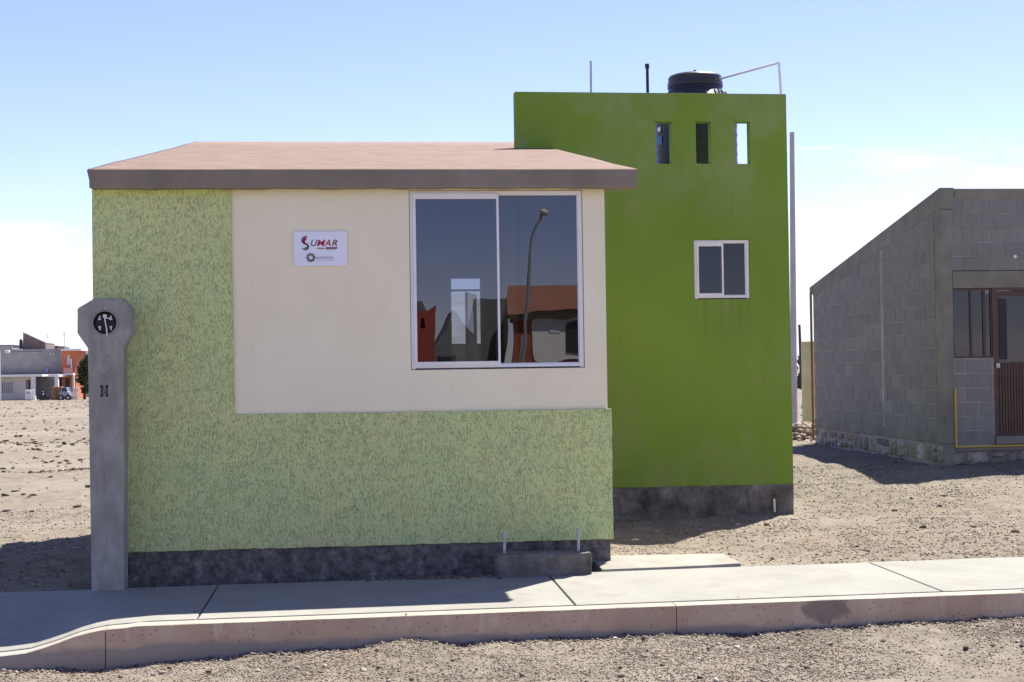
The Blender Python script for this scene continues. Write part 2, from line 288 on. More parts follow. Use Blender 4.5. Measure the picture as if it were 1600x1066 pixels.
# ------------------------------------------------------------------ mesh helpers
class MB:
    def __init__(s): s.v = []; s.f = []
    def add(s, vs, fs):
        o = len(s.v); s.v += [tuple(p) for p in vs]; s.f += [tuple(i+o for i in q) for q in fs]; return s
    def box(s, x0, x1, y0, y1, z0, z1):
        return s.add([(x0,y0,z0),(x1,y0,z0),(x1,y1,z0),(x0,y1,z0),(x0,y0,z1),(x1,y0,z1),(x1,y1,z1),(x0,y1,z1)],
                     [(0,3,2,1),(4,5,6,7),(0,1,5,4),(1,2,6,5),(2,3,7,6),(3,0,4,7)])
    def tube(s, p0, p1, r0, r1=None, n=12, caps=True):
        r1 = r0 if r1 is None else r1
        p0 = Vector(p0); p1 = Vector(p1); d = (p1-p0).normalized()
        a = d.orthogonal().normalized(); b = d.cross(a); vs = []
        for p, r in ((p0, r0), (p1, r1)):
            for i in range(n):
                w = 2*math.pi*i/n; vs.append(p + a*r*math.cos(w) + b*r*math.sin(w))
        fs = [(i, (i+1) % n, n+(i+1) % n, n+i) for i in range(n)]
        if caps: fs += [tuple(range(n-1, -1, -1)), tuple(range(n, 2*n))]
        return s.add(vs, fs)
    def path(s, pts, r, n=10):
        for a, b in zip(pts[:-1], pts[1:]): s.tube(a, b, r, r, n)
        for p in pts[1:-1]: s.ball(p, r*1.15, 8, 5)
        return s
    def ball(s, c, r, n=12, m=7, sz=1.0):
        prof = [(r*math.sin(math.pi*k/m), -r*sz*math.cos(math.pi*k/m)) for k in range(m+1)]
        return s.lathe(c, prof, n)
    def lathe(s, c, prof, n=32, axis='z'):
        vs = []; fs = []
        for r, h in prof:
            for i in range(n):
                w = 2*math.pi*i/n; x, y = max(r, 1e-4)*math.cos(w), max(r, 1e-4)*math.sin(w)
                vs.append((c[0]+x, c[1]+y, c[2]+h) if axis == 'z' else (c[0]+x, c[1]-h, c[2]+y))
        for k in range(len(prof)-1):
            for i in range(n):
                j = (i+1) % n; q = (k*n+i, k*n+j, (k+1)*n+j, (k+1)*n+i); fs.append(q)
        return s.add(vs, fs)
    def prism(s, poly, ax, a, b):
        """poly in the two other axes, extruded along ax from a to b"""
        def p(q, t): return {'x': (t, q[0], q[1]), 'y': (q[0], t, q[1]), 'z': (q[0], q[1], t)}[ax]
        n = len(poly); vs = [p(q, a) for q in poly] + [p(q, b) for q in poly]
        return s.add(vs, [tuple(range(n)), tuple(range(2*n-1, n-1, -1))] + [(i, i+n, (i+1) % n+n, (i+1) % n) for i in range(n)])
    def build(s, name, mat, parent=None, bevel=0, smooth=False, loc=None, seg=2):
        me = bpy.data.meshes.new(name)
        o_ = world_loc(parent) if parent else Vector(loc or (0, 0, 0))
        me.from_pydata([tuple(Vector(p)-o_) for p in s.v], [], s.f)
        bm = bmesh.new(); bm.from_mesh(me); bmesh.ops.recalc_face_normals(bm, faces=bm.faces[:]); bm.to_mesh(me); bm.free()
        return finish(me, name, mat, parent, bevel, smooth, o_ if not parent else None, seg)
def world_loc(o):
    v = Vector(o.location)
    while o.parent: o = o.parent; v = v + o.location
    return v
def finish(me, name, mat, parent=None, bevel=0, smooth=False, loc=None, seg=2):
    ob = bpy.data.objects.new(name, me); C.objects.link(ob); me.materials.append(MT[mat] if isinstance(mat, str) else mat)
    if parent: ob.parent = parent
    if loc is not None: ob.location = loc
    if smooth:
        me.polygons.foreach_set('use_smooth', [True]*len(me.polygons))
        try: me.set_sharp_from_angle(angle=math.radians(35))
        except Exception: pass
    if bevel:
        m = ob.modifiers.new('bevel', 'BEVEL'); m.width = bevel; m.segments = seg; m.limit_method = 'ANGLE'; m.angle_limit = math.radians(30)
    return ob
def tag(o, label, cat, group=None):
    o['label'] = label; o['category'] = cat
    if group: o['group'] = group
    return o
def thing(name, label, cat, loc=(0, 0, 0), group=None):
    o = bpy.data.objects.new(name, None); C.objects.link(o); o.location = loc; o.empty_display_size = 0.1
    return tag(o, label, cat, group)
def struct(o, kind='structure'): o['kind'] = kind; return o
def holed(name, mat, outer, holes, ax, a, b, parent=None, depth=None, bevel=0):
    """plate with holes: outer and holes are loops in the plane across ax, extruded a -> b; depth: blind holes that deep"""
    o_ = world_loc(parent) if parent else Vector((0, 0, 0))
    def p(q, t): return Vector({'x': (t, q[0], q[1]), 'y': (q[0], t, q[1]), 'z': (q[0], q[1], t)}[ax]) - o_
    bm = bmesh.new()
    def face(loops, t):
        es = []
        for lp in loops:
            vs = [bm.verts.new(p(q, t)) for q in lp]
            es += [bm.edges.new((vs[i], vs[(i+1) % len(vs)])) for i in range(len(vs))]
        bmesh.ops.triangle_fill(bm, use_beauty=True, use_dissolve=False, edges=es)
    face([outer]+holes, a); face([outer] + ([] if depth else holes), b)
    for lp, e in [(outer, b)] + [(h, a+depth if depth else b) for h in holes]:
        n = len(lp); va = [bm.verts.new(p(q, a)) for q in lp]; vb = [bm.verts.new(p(q, e)) for q in lp]
        for i in range(n): bm.faces.new((va[i], va[(i+1) % n], vb[(i+1) % n], vb[i]))
        if depth and lp is not outer: bm.faces.new(vb)
    bmesh.ops.remove_doubles(bm, verts=bm.verts[:], dist=1e-5); bmesh.ops.recalc_face_normals(bm, faces=bm.faces[:])
    me = bpy.data.meshes.new(name); bm.to_mesh(me); bm.free()
    return finish(me, name, mat, parent, bevel)
def rect(x0, x1, z0, z1): return [(x0, z0), (x1, z0), (x1, z1), (x0, z1)]
def circ(x, z, r, n=28): return [(x+r*math.cos(2*math.pi*i/n), z+r*math.sin(2*math.pi*i/n)) for i in range(n)]

# ------------------------------------------------------------------ ground sheet
ANCH = np.array([(-3,-2.2,-.25),(-.3,-1.9,-.245),(.4,-1.9,-.235),(1.3,-1.9,-.2),(2.9,-1.9,-.165),(4.6,-1.9,-.158),(6.4,-1.9,-.135),(9,-1.9,-.1),(14,-2,-.05),
 (-2,-4,-.28),(2,-4,-.24),(6,-4,-.21),(10,-4,-.15),(2,-12,-.3),(-8,-10,-.35),(12,-10,-.2),(2,-30,-.2),(-20,-30,-.3),(25,-30,0),(9,-48,.6),(9,-56,.7),(40,-55,.8),(-40,-60,0),
 (-3,-.3,-.05),(-1.2,-.25,-.03),(-.3,-.2,-.03),(.3,-.2,-.02),(1.5,-.2,-.015),(2.6,-.2,.0),(3.3,-.2,.02),(4.0,.30,.085),(4.3,.6,.06),(4.0,-.1,.0),(4.4,-.1,-.02),(4.8,-.1,-.01),(5.1,-.15,.03),(6,-.2,.025),(8,-.25,.035),(11,-.2,.06),
 (5,2.4,-.13),(5.4,1.9,-.10),(6.8,4.7,-.075),(4.7,4.6,-.08),(5.8,3.5,-.08),(7.4,3,-.02),(8.5,6,.06),(10,8,.17),(11.5,8,.19),(9.9,11,.17),(9.9,14.5,.17),(13,5,.15),(4.4,1.3,-.04),
 (-1,2,-.12),(-1,5.3,-.24),(-2.5,4,-.26),(-1.5,8,-.32),(-4,12,-.45),(-6,25,-.6),(-12,50,-.75),(-25,112,-.68),(-22,118,-.68),(-29,118,-.68),(-28,130,-.68),(-5,0,-.15),
 (12,24,-.1),(11,17,.05),(20,50,-.4),(20,110,-.7),(0,60,-.8),(100,120,-1),(-100,120,-1.5),(0,300,-1.6),(300,300,-1.6),(-300,300,-1.6),(300,-200,0),(-300,-200,0),(0,-200,.6)])
def vnoise(x, y, seed):
    r = np.random.default_rng(seed); T = r.random((256, 256)); xi = np.floor(x).astype(int); yi = np.floor(y).astype(int)
    fx = x-xi; fy = y-yi; fx = fx*fx*(3-2*fx); fy = fy*fy*(3-2*fy)
    g = lambda a, b: T[a % 256, b % 256]
    return (g(xi, yi)*(1-fx)+g(xi+1, yi)*fx)*(1-fy)+(g(xi, yi+1)*(1-fx)+g(xi+1, yi+1)*fx)*fy - 0.5
def ground_z(x, y, fine=True):
    x = np.asarray(x, float); y = np.asarray(y, float); num = np.zeros(x.shape); den = np.zeros(x.shape)
    for ax, ay, az in ANCH:
        w = 1/((x-ax)**2+(y-ay)**2+0.05)**1.6; num += w*az; den += w
    z = num/den
    far = np.clip((np.hypot(x-2, y)-3)/30, 0, 1)
    z = z + vnoise(x*0.9, y*0.9, 1)*(0.03+0.10*far) + vnoise(x*0.25, y*0.25, 2)*0.25*far
    if fine: z = z + vnoise(x*3.1, y*3.1, 3)*0.035 + vnoise(x*8.7, y*8.7, 4)*0.02 + vnoise(x*21, y*21, 5)*0.013
    inside = (y > -1.8) & (y < -0.33); edge = (y > -1.84) & (y < -0.28)
    z = np.where(edge, np.minimum(z, np.where(inside, -0.35, z)), z)
    return z
def axis(segs):
    out = []
    for a, b, d in segs: out += list(np.arange(a, b, d))
    return out
def grow(a, d, k, lim):
    out = []
    while a < lim: out.append(a); d *= k; a += d
    return out
xs = axis([(-3, 9, .03), (9, 13, .08)]); xs = sorted([-v for v in grow(3.04, .04, 1.10, 700)] + xs + grow(13, .1, 1.12, 700))
ys = axis([(-3.6, -1.78, .022), (-1.78, -.4, .12), (-.4, 3, .03), (3, 9, .06)]); ys = sorted([-v for v in grow(3.63, .03, 1.16, 320)] + ys + grow(9, .08, 1.035, 60) + grow(60, 2, 1.12, 900))
GX, GY = np.meshgrid(np.array(xs), np.array(ys)); GZ = ground_z(GX, GY)
def grid_mesh(name, X, Y, Z):
    ny, nx = X.shape; me = bpy.data.meshes.new(name); me.vertices.add(nx*ny)
    me.vertices.foreach_set('co', np.stack([X, Y, Z], -1).astype(np.float32).ravel())
    i = np.arange(ny-1)[:, None]*nx+np.arange(nx-1)[None]; q = np.stack([i, i+1, i+nx+1, i+nx], -1).reshape(-1, 4)
    me.loops.add(q.size); me.loops.foreach_set('vertex_index', q.ravel().astype(np.int32))
    me.polygons.add(len(q)); me.polygons.foreach_set('loop_start', np.arange(0, q.size, 4, dtype=np.int32)); me.polygons.foreach_set('use_smooth', np.ones(len(q), bool))
    me.update(calc_edges=True); me.validate(); return me
struct(finish(grid_mesh('ground', GX, GY, GZ), 'ground', 'dirt'))

# ------------------------------------------------------------------ pebbles (nobody could count them)
OCT_V = np.array([(1,0,0),(-1,0,0),(0,1,0),(0,-1,0),(0,0,1),(0,0,-1)], float)
OCT_F = np.array([(0,2,4),(2,1,4),(1,3,4),(3,0,4),(2,0,5),(1,2,5),(3,1,5),(0,3,5)])
_b = bmesh.new(); bmesh.ops.create_icosphere(_b, subdivisions=1, radius=1); _b.verts.ensure_lookup_table()
ICO_V = np.array([v.co[:] for v in _b.verts]); ICO_F = np.array([[v.index for v in f.verts] for f in _b.faces]); _b.free()
def stones(name, P, S, V, F, mat='pebble', flat=0.6, sink=0.25, jit=0.35):
    n = len(P); k = len(V)
    jv = V[None]*(1+rng.uniform(-jit, jit, (n, k, 1))); sc = rng.uniform(0.65, 1.3, (n, 1, 3)); sc[:, :, 2] *= flat
    jv = jv*sc*S[:, None, None]; a = rng.uniform(0, 6.28, n); c, s = np.cos(a)[:, None], np.sin(a)[:, None]
    x = jv[:, :, 0]*c-jv[:, :, 1]*s; y = jv[:, :, 0]*s+jv[:, :, 1]*c; tilt = rng.uniform(-.5, .5, (n, 1))
    z = jv[:, :, 2]+x*tilt*0.5
    co = np.stack([x+P[:, :1], y+P[:, 1:2], z+P[:, 2:3]+S[:, None]*sink], -1).reshape(-1, 3)
    fc = (F[None]+np.arange(n)[:, None, None]*k).reshape(-1, 3)
    me = bpy.data.meshes.new(name); me.vertices.add(len(co)); me.vertices.foreach_set('co', co.astype(np.float32).ravel())
    me.loops.add(fc.size); me.loops.foreach_set('vertex_index', fc.ravel().astype(np.int32)); me.polygons.add(len(fc)); me.polygons.foreach_set('loop_start', np.arange(0, fc.size, 3, dtype=np.int32))
    me.update(calc_edges=True); return struct(finish(me, name, mat), 'stuff')
def scatter(n, x0, x1, y0, y1, smin, smax, power=3.0, clump=True):
    x = rng.uniform(x0, x1, n*3); y = rng.uniform(y0, y1, n*3)
    if clump:
        k = vnoise(x*1.3, y*1.3, 11)+0.5*vnoise(x*5, y*5, 12)+0.5; keep = rng.random(len(x)) < np.clip(k, 0.12, 1); x = x[keep]; y = y[keep]
    bad = (y > -1.86) & (y < -0.26)
    bad |= (x > -.02) & (x < 3.92) & (y > -.03) & (y < 7.4)
    bad |= (x > 3.7) & (x < 6.8) & (y > 4.7) & (y < 8.4)
    bad |= (x > 10.1) & (y > 8.55) & (y < 14.6)
    bad |= (x > 3.7) & (x < 4.92) & (y > -.34) & (y < .22)
    x = x[~bad][:n]; y = y[~bad][:n]; s = smin+(smax-smin)*rng.random(len(x))**power
    return np.stack([x, y, ground_z(x, y)], -1), s
P_, S_ = scatter(80000, -1.0, 7.4, -3.45, -1.86, .002, .0085, 2.4); g = stones('gravel', P_, S_, OCT_V, OCT_F); g['label'] = 'fine pale gravel strewn over the dirt street'; g['category'] = 'gravel'
P_, S_ = scatter(900, -1.5, 8.5, -4.0, -1.88, .006, .024, 5.0); g = stones('gravel', P_, S_, ICO_V, ICO_F); g['label'] = 'loose pebbles scattered on the dirt street'; g['category'] = 'gravel'
xk = rng.uniform(-1.5, 8.5, 3500); yk = -1.87-np.abs(rng.normal(0, .05, 3500)); P_ = np.stack([xk, yk, ground_z(xk, yk)], -1)
g = stones('gravel', P_, rng.uniform(.004, .016, 3500), OCT_V, OCT_F); g['label'] = 'gravel heaped along the foot of the kerb'; g['category'] = 'gravel'
P_, S_ = scatter(40000, 3.9, 12, -.26, 9, .003, .014, 2.8); g = stones('gravel', P_, S_, OCT_V, OCT_F); g['label'] = 'gravel on the yard right of the green house'; g['category'] = 'gravel'
P_, S_ = scatter(420, 3.9, 13, -.26, 12, .010, .035, 4.5); g = stones('gravel', P_, S_, ICO_V, ICO_F); g['label'] = 'stones scattered in the yard between the two houses'; g['category'] = 'gravel'
P_, S_ = scatter(12000, -5, 0, -.27, 12, .004, .018, 3.2); g = stones('gravel', P_, S_, OCT_V, OCT_F); g['label'] = 'gravel on the open lot left of the green house'; g['category'] = 'gravel'
P_, S_ = scatter(9000, -30, 0, 9, 110, .02, .10, 4.0); g = stones('gravel', P_, S_, ICO_V, ICO_F, flat=.4); g['label'] = 'clods and stones over the far open lot'; g['category'] = 'gravel'
P_, S_ = scatter(1200, 9, 24, 15, 110, .03, .12, 3.0); g = stones('gravel', P_, S_, ICO_V, ICO_F); g['label'] = 'stones on the ground behind the grey block house'; g['category'] = 'gravel'

for yc, wob_, n, smax, lab in ((20, .35, 700, .05, 'row of dark clods left across the open lot nearer the house'), (34, .6, 650, .085, 'farther row of dark clods across the open lot')):
    xk = rng.uniform(-22, 0, n); yk = yc+.12*xk+rng.normal(0, wob_, n); P_ = np.stack([xk, yk, ground_z(xk, yk)], -1)
    g = stones('clods', P_, .03+smax*rng.random(n)**2.5, ICO_V, ICO_F, 'pebble', .6); g['label'] = lab; g['category'] = 'clods'
# ------------------------------------------------------------------ pavement and kerb
def walk_z(x): return 0.004+0.0058*max(x, 0)
KX = [-9, -.45, -.27, -.11, .046, .202, .30, .378, .55]; KZ = [-.16, -.157, -.152, -.137, -.095, -.040, -.018, -.006, .004]
def kerb_z(x): return walk_z(x)+.002 if x > .55 else float(np.interp(x, KX, KZ))
sw = struct(bpy.data.objects.new('pavement', None)); C.objects.link(sw); sw.location = (3, -1, 0)
joints = [-6.4, -3.95, -1.5, .925, 3.37, 5.87, 8.32, 10.8, 13.3]
for a, b in zip(joints[:-1], joints[1:]):
    a2, b2 = a+.006, b-.006; nx, ny = 26, 9; vs = []; fs = []
    for i in range(nx+1):
        x = a2+(b2-a2)*i/nx
        for j in range(ny+1):
            tt = j/ny; y = -1.715+(1.715-.27)*tt; zf = kerb_z(x)+.006; zb = walk_z(x)+.014
            z = zf+(zb-zf)*(tt*tt*(3-2*tt)); 
            if j == ny: y += .01*math.sin(x*3.1)+.008*math.sin(x*7.7)
            vs.append((x, y, z))
    nv = len(vs); vs += [(x, y, z-.16) for x, y, z in vs]
    idx = lambda i, j: i*(ny+1)+j
    for i in range(nx):
        for j in range(ny): fs.append((idx(i, j), idx(i+1, j), idx(i+1, j+1), idx(i, j+1)))
        for j in (0, ny): fs.append((idx(i, j), idx(i+1, j), idx(i+1, j)+nv, idx(i, j)+nv))
    for j in range(ny):
        for i in (0, nx): fs.append((idx(i, j), idx(i, j+1), idx(i, j+1)+nv, idx(i, j)+nv))
    MB().add(vs, fs).build('paving_slab', 'walk', sw, bevel=.008)
MB().box(.6, 13.2, -1.70, -.30, -.14, -.012).build('bedding', 'walk', sw)
kb = struct(bpy.data.objects.new('kerb', None)); C.objects.link(kb); kb.location = (3, -1.8, 0)
kj = [-8, -4.2, .378, 4.012, 7.65, 11.3, 14.9]
for a, b in zip(kj[:-1], kj[1:]):
    a2, b2 = a+.003, b-.003; n = max(6, int((b2-a2)/.06)); vs = []; fs = []
    for i in range(n+1):
        x = a2+(b2-a2)*i/n; z = kerb_z(x); w = .0025*math.sin(x*9)+.002*math.sin(x*23)
        prof = [(-1.868, -.42), (-1.864+w, -.2), (-1.856+w, z-.012), (-1.853+w, z-.004), (-1.846, z-.001), (-1.80, z+.001), (-1.728, z), (-1.723, z-.006), (-1.723, -.42)]
        vs += [(x, y, zz) for y, zz in prof]
    m = 9
    for i in range(n):
        for j in range(m): fs.append((i*m+j, (i+1)*m+j, (i+1)*m+(j+1) % m, i*m+(j+1) % m))
    fs += [tuple(range(m)), tuple(range(n*m, n*m+m))]
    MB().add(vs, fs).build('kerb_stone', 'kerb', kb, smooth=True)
n = 220; xk = rng.uniform(-1.5, 8, n); yk = rng.uniform(-1.84, -.3, n)
P_ = np.stack([xk, yk, np.array([(walk_z(a)+.004 if a > .8 else -.5) for a in xk])], -1); g = stones('gravel', P_, .003+.010*rng.random(n)**4, OCT_V, OCT_F, 'soil', .6); g['label'] = 'stray crumbs of dirt lying on the concrete pavement'; g['category'] = 'gravel'
# soil spilled onto the back edge of the pavement
n = 900; xk = np.concatenate([rng.normal(2.75, .33, n), rng.uniform(1.6, 3.7, 300)]); yk = np.concatenate([-.27-np.abs(rng.normal(0, .055, n)), -.27-np.abs(rng.normal(0, .02, 300))])
P_ = np.stack([xk, yk, np.array([walk_z(v)+.012 for v in xk])], -1); g = stones('soil', P_, rng.uniform(.003, .02, len(xk))*rng.random(len(xk))**.7, ICO_V, ICO_F, 'soil', .5)
g['label'] = 'dark soil crumbs spilled on the back edge of the pavement'; g['category'] = 'soil'
n = 260; xk = rng.uniform(3.35, 3.62, n); yk = -.30-np.abs(rng.normal(0, .03, n)); P_ = np.stack([xk, yk, np.array([walk_z(v)+.012 for v in xk])], -1)
g = stones('soil', P_, rng.uniform(.004, .014, n), OCT_V, OCT_F, 'pebble', .6); g['label'] = 'gravel crumbs on the pavement below the concrete footing'; g['category'] = 'gravel'

# ------------------------------------------------------------------ the green house
H = thing('house', 'low green and cream house with red shed roof and dark green side tower', 'house', (2.0, 0, 0))
WX0, WX1, WZ0, WZ1 = 2.374, 3.722, 1.584, 2.966
holed('front_wall', 'cream', rect(.012, 3.895, .26, 2.99), [rect(WX0, WX1, WZ0, WZ1)], 'y', 0.0, .14, H)
def wob(a, b, n, amp):
    """edge from a to b with a slightly uneven plaster line"""
    out = []
    for i in range(n):
        q = i/n; dx_, dz_ = b[0]-a[0], b[1]-a[1]; l = math.hypot(dx_, dz_)
        k = random.uniform(-amp, amp) if 0 < i else 0
        out.append((a[0]+dx_*q-dz_/l*k, a[1]+dz_*q+dx_/l*k))
    return out
cor = [(0, .252), (3.922, .252), (3.922, 1.262), (1.037, 1.268), (1.028, 2.975), (0, 2.975)]
loop = []
for i in range(6):
    amp = [.004, .003, .002, .002, .002, .002][i]; loop += wob(cor[i], cor[(i+1) % 6], [70, 12, 30, 14, 4, 12][i], amp)
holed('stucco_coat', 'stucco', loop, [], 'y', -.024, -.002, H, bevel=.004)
vs = []; fs = []; nb = 130; rows = [.262, .2, .14, .08, .02, -.05, -.3]
for i in range(nb+1):
    x = .012+(3.900-.012)*i/nb
    for k, z in enumerate(rows): vs.append((x, -.004+(random.uniform(-.012, .008) if 0 < k else random.uniform(-.003, .003)), z))
    vs += [(x, .12, -.3), (x, .12, .259)]
m = len(rows)+2
for i in range(nb):
    for j in range(m): fs.append((i*m+j, i*m+(j+1) % m, (i+1)*m+(j+1) % m, (i+1)*m+j))
fs += [tuple(range(m)), tuple(nb*m+k for k in range(m))]
MB().add(vs, fs).build('plinth', 'plinth', H)
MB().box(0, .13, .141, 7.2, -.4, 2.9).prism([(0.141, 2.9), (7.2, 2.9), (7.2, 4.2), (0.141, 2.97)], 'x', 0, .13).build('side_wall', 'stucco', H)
MB().box(3.775, 3.905, .141, 7.2, -.4, 2.9).prism([(0.141, 2.9), (7.2, 2.9), (7.2, 4.2), (0.141, 2.97)], 'x', 3.775, 3.905).build('side_wall', 'cream', H)
DX0, DX1, DZ1 = 3.105, 3.53, 2.745
holed('back_wall', 'inner', rect(.131, 3.774, -.4, 4.2), [rect(.5, 2.3, .9, 2.4), rect(DX0, DX1, .26, DZ1)], 'y', 7.06, 7.2, H)
MB().box(.131, 3.774, .141, 7.05, .1, .25).build('floor_slab', 'inner', H)
# interior door in the back doorway: frame, transom bar and a half open leaf
MB().box(DX0, DX0+.03, 7.03, 7.1, .26, DZ1).box(DX1-.03, DX1, 7.03, 7.1, .26, DZ1).box(DX0, DX1, 7.028, 7.098, DZ1-.035, DZ1+.001).box(DX0+.03, DX1-.03, 7.04, 7.08, 2.55, 2.575).build('back_door_frame', 'whitedoor', H)
MB().prism([(3.31, 7.09), (3.345, 7.085), (3.50, 7.65), (3.465, 7.66)], 'z', .27, 2.54).build('back_door_leaf', 'whitedoor', H)
# roof
RS = .1815
def rz(y): return 3.112+RS*(y+.09)
top = [(-.09, 3.100), (-.075, 3.116), (.15, rz(.15)-.006), (2, rz(2)), (7.40, rz(7.40))]
MB().prism([(-.06, 2.985)] + top[1:] + [(7.40, rz(7.40)-.12), (.2, 2.985)], 'x', -.012, 4.128).build('roof_slab', 'fascia', H)
vs = []; fs = []; xsR = np.linspace(-.022, 4.143, 60); ysR = [-.082, -.06, .02, .3, 1, 2, 3, 4, 5, 6, 7.41]
for j, y in enumerate(ysR):
    for i, x in enumerate(xsR):
        vs.append((x, y, rz(y)+.006+.006*math.sin(x*2.3+y)*math.sin(y*1.7)+(-.008 if j == 0 else 0)))
nn = len(xsR)
for j in range(len(ysR)-1):
    for i in range(nn-1): fs.append((j*nn+i, j*nn+i+1, (j+1)*nn+i+1, (j+1)*nn+i))
rc = MB().add(vs, fs).build('roof_coat', 'roof', H, smooth=True); m_ = rc.modifiers.new('solid', 'SOLIDIFY'); m_.thickness = .012; m_.offset = -1
vs = []; fs = []; n = 80
for i in range(n+1):
    q = i/n; x = -.024+q*(4.146+.024); xb = .0+q*4.132; w = .003*math.sin(q*40)+.002*math.sin(q*97+1)
    vs += [(x, -.094, 3.112+w*.4), (xb+.002, -.094+w*.5, 2.992+w), (xb+.006, -.086, 2.974+w), (xb+.006, -.03, 2.972+w), (x, -.061, 3.112+w*.4)]
for i in range(n):
    for j in range(5): fs.append((i*5+j, i*5+(j+1) % 5, (i+1)*5+(j+1) % 5, (i+1)*5+j))
fs += [(0, 1, 2, 3, 4), tuple(n*5+k for k in range(5))]
MB().add(vs, fs).build('fascia', 'fascia', H)

def sliding_window(parent, x0, x1, z0, z1, y, fr, xm, glassmat, tilt=0.0, name='window'):
    """aluminium slider: outer frame, left sash in front, fixed right pane, pull handle"""
    w = bpy.data.objects.new(name, None); C.objects.link(w); w.parent = parent; w.location = Vector((x0, y, z0))-world_loc(parent)
    holed('frame', 'alu', rect(x0, x1, z0, z1), [rect(x0+fr, x1-fr, z0+fr, z1-fr*.75)], 'y', y, y+.06, w, bevel=.003)
    s = fr*.9; a, b, c_, d = x0+fr*.75, xm+fr*.45, z0+fr*.8, z1-fr*.55
    holed('sash', 'alu', rect(a, b, c_, d), [rect(a+s*.75, b-s*.62, c_+s*1.05, d-s*1.5)], 'y', y-.012, y+.018, w, bevel=.003)
    holed('sash', 'alu', rect(xm-fr*.4, x1-fr*.8, z0+fr*.7, z1-fr*.6), [rect(xm+fr*.25, x1-fr*1.15, z0+fr*1.25, z1-fr*.95)], 'y', y+.022, y+.05, w, bevel=.003)
    for (p, q, r, t_, yy, tl) in ((a+s*.4, b-s*.3, c_+s*.6, d-s*.9, y+.004, tilt), (xm, x1-fr, z0+fr, z1-fr*.8, y+.036, -tilt)):
        mx = MB(); k = tl*(q-p)/2
        mx.add([(p, yy+k, r), (q, yy-k, r), (q, yy-k, t_), (p, yy+k, t_)], [(0, 1, 2, 3)]).build('pane', glassmat, w)
    MB().box(a+s*.22, a+s*.55, y-.024, y-.012, z0+(z1-z0)*.47, z0+(z1-z0)*.545).build('handle', 'signwhite', w, bevel=.003)
    MB().box(x0+fr, x1-fr, y-.004, y+.03, z0+fr*.02, z0+fr*.25).build('sill_track', 'gasket', w)
    return w
sliding_window(H, WX0+.004, WX1-.004, WZ0+.004, WZ1-.004, .012, .033, 3.052, 'glass', .0)
# tower
TY = 4.74
HO = [(5.287, 5.472), (5.743, 5.917), (6.188, 6.362)]
SW = (5.699, 6.330, 2.319, 2.980)
lp = [(3.719, .248)] + wob((3.719, .248), (6.787, .245), 30, .004)[1:] + [(6.787, .245), (6.781, 4.614), (3.719, 4.626)]
holed('tower_wall', 'green', lp, [rect(a, b, 3.829, 4.302) for a, b in HO] + [rect(SW[0], SW[1], SW[2], SW[3])], 'y', TY, TY+.15, H, bevel=.006)
MB().box(6.645, 6.779, TY+.151, 8.2, -.3, 3.62).build('tower_side_wall', 'green', H)
MB().box(3.91, 6.64, 8.06, 8.2, -.3, 3.62).build('tower_back_wall', 'green', H)
MB().box(3.91, 6.64, TY+.151, 8.05, 3.45, 3.60).build('tower_roof', 'roughbase', H)
vs = []; fs = []; nb = 90
for i in range(nb+1):
    x = 3.9+(6.785-3.9)*i/nb; w = random.uniform(-.008, .008)
    vs += [(x, TY-.006+w, .246+random.uniform(-.004, .004)), (x, TY-.014+random.uniform(-.02, .012), .12), (x, TY-.006+random.uniform(-.022, .016), 0), (x, TY-.012+random.uniform(-.01, .01), -.25), (x, TY+.14, -.25), (x, TY+.14, .2445)]
for i in range(nb):
    for j in range(6): fs.append((i*6+j, i*6+(j+1) % 6, (i+1)*6+(j+1) % 6, (i+1)*6+j))
fs += [tuple(range(6)), tuple(nb*6+k for k in range(6))]
MB().add(vs, fs).build('tower_plinth', 'roughbase', H)
sliding_window(H, SW[0]+.003, SW[1]-.003, SW[2]+.003, SW[3]-.003, TY+.015, .036, 6.018, 'glass_small', 0)
MB().box(5.4, 6.63, TY+.8, TY+.85, 1.2, 3.4).build('bath_partition', 'inner', H)
MB().tube((6.555, TY-.03, .09), (6.56, TY-.03, -.06), .012, n=8).build('drain_stub', 'pvc', H)

# ------------------------------------------------------------------ things on the tower roof
T = thing('water_tank', 'black plastic water tank behind the dark green tower wall', 'water tank', (6.085, 6.2, 3.6))
prof = [(.001, 0), (.49, 0), (.50, .04)]
for k in range(9): prof += [(.50, .08+k*.115), (.495, .10+k*.115), (.495, .155+k*.115), (.50, .175+k*.115)]
prof += [(.50, 1.05), (.48, 1.12), (.43, 1.20), (.375, 1.27), (.335, 1.305), (.325, 1.32), (.325, 1.40)]
MB().lathe((6.085, 6.2, 3.6), prof, 48).build('tank_body', 'tank', T, smooth=True)
for k in range(20):
    w = 2*math.pi*k/20+.1; c_, s_ = math.cos(w), math.sin(w)
    MB().path([(6.085+.495*c_, 6.2+.495*s_, 4.66), (6.085+.435*c_, 6.2+.435*s_, 4.80), (6.085+.375*c_, 6.2+.375*s_, 4.875)], .008, 6).build('rib', 'tank', T)
MB().lathe((6.085, 6.2, 4.955), [(.30, -.02), (.335, 0), (.335, .055), (.325, .06), (.325, .12), (.31, .140), (.28, .152), (.12, .170), (.001, .176)], 48).build('lid', 'tank', T, smooth=True)
MB().lathe((6.085, 6.2, 5.125), [(.016, 0), (.022, .03), (.012, .052), (.001, .056)], 14).build('lid_knob', 'tank', T, smooth=True)
def tank_patch(a0, a1, z0, z1, mat, dr, name='label_print'):
    vs = []; fs = []
    for i in range(9):
        w = a0+(a1-a0)*i/8
        for z in (z0, z1): vs.append((6.085+(.5+dr)*math.cos(w), 6.2+(.5+dr)*math.sin(w), z))
    for i in range(8): fs.append((2*i, 2*i+2, 2*i+3, 2*i+1))
    MB().add(vs, fs).build(name, mat, T)
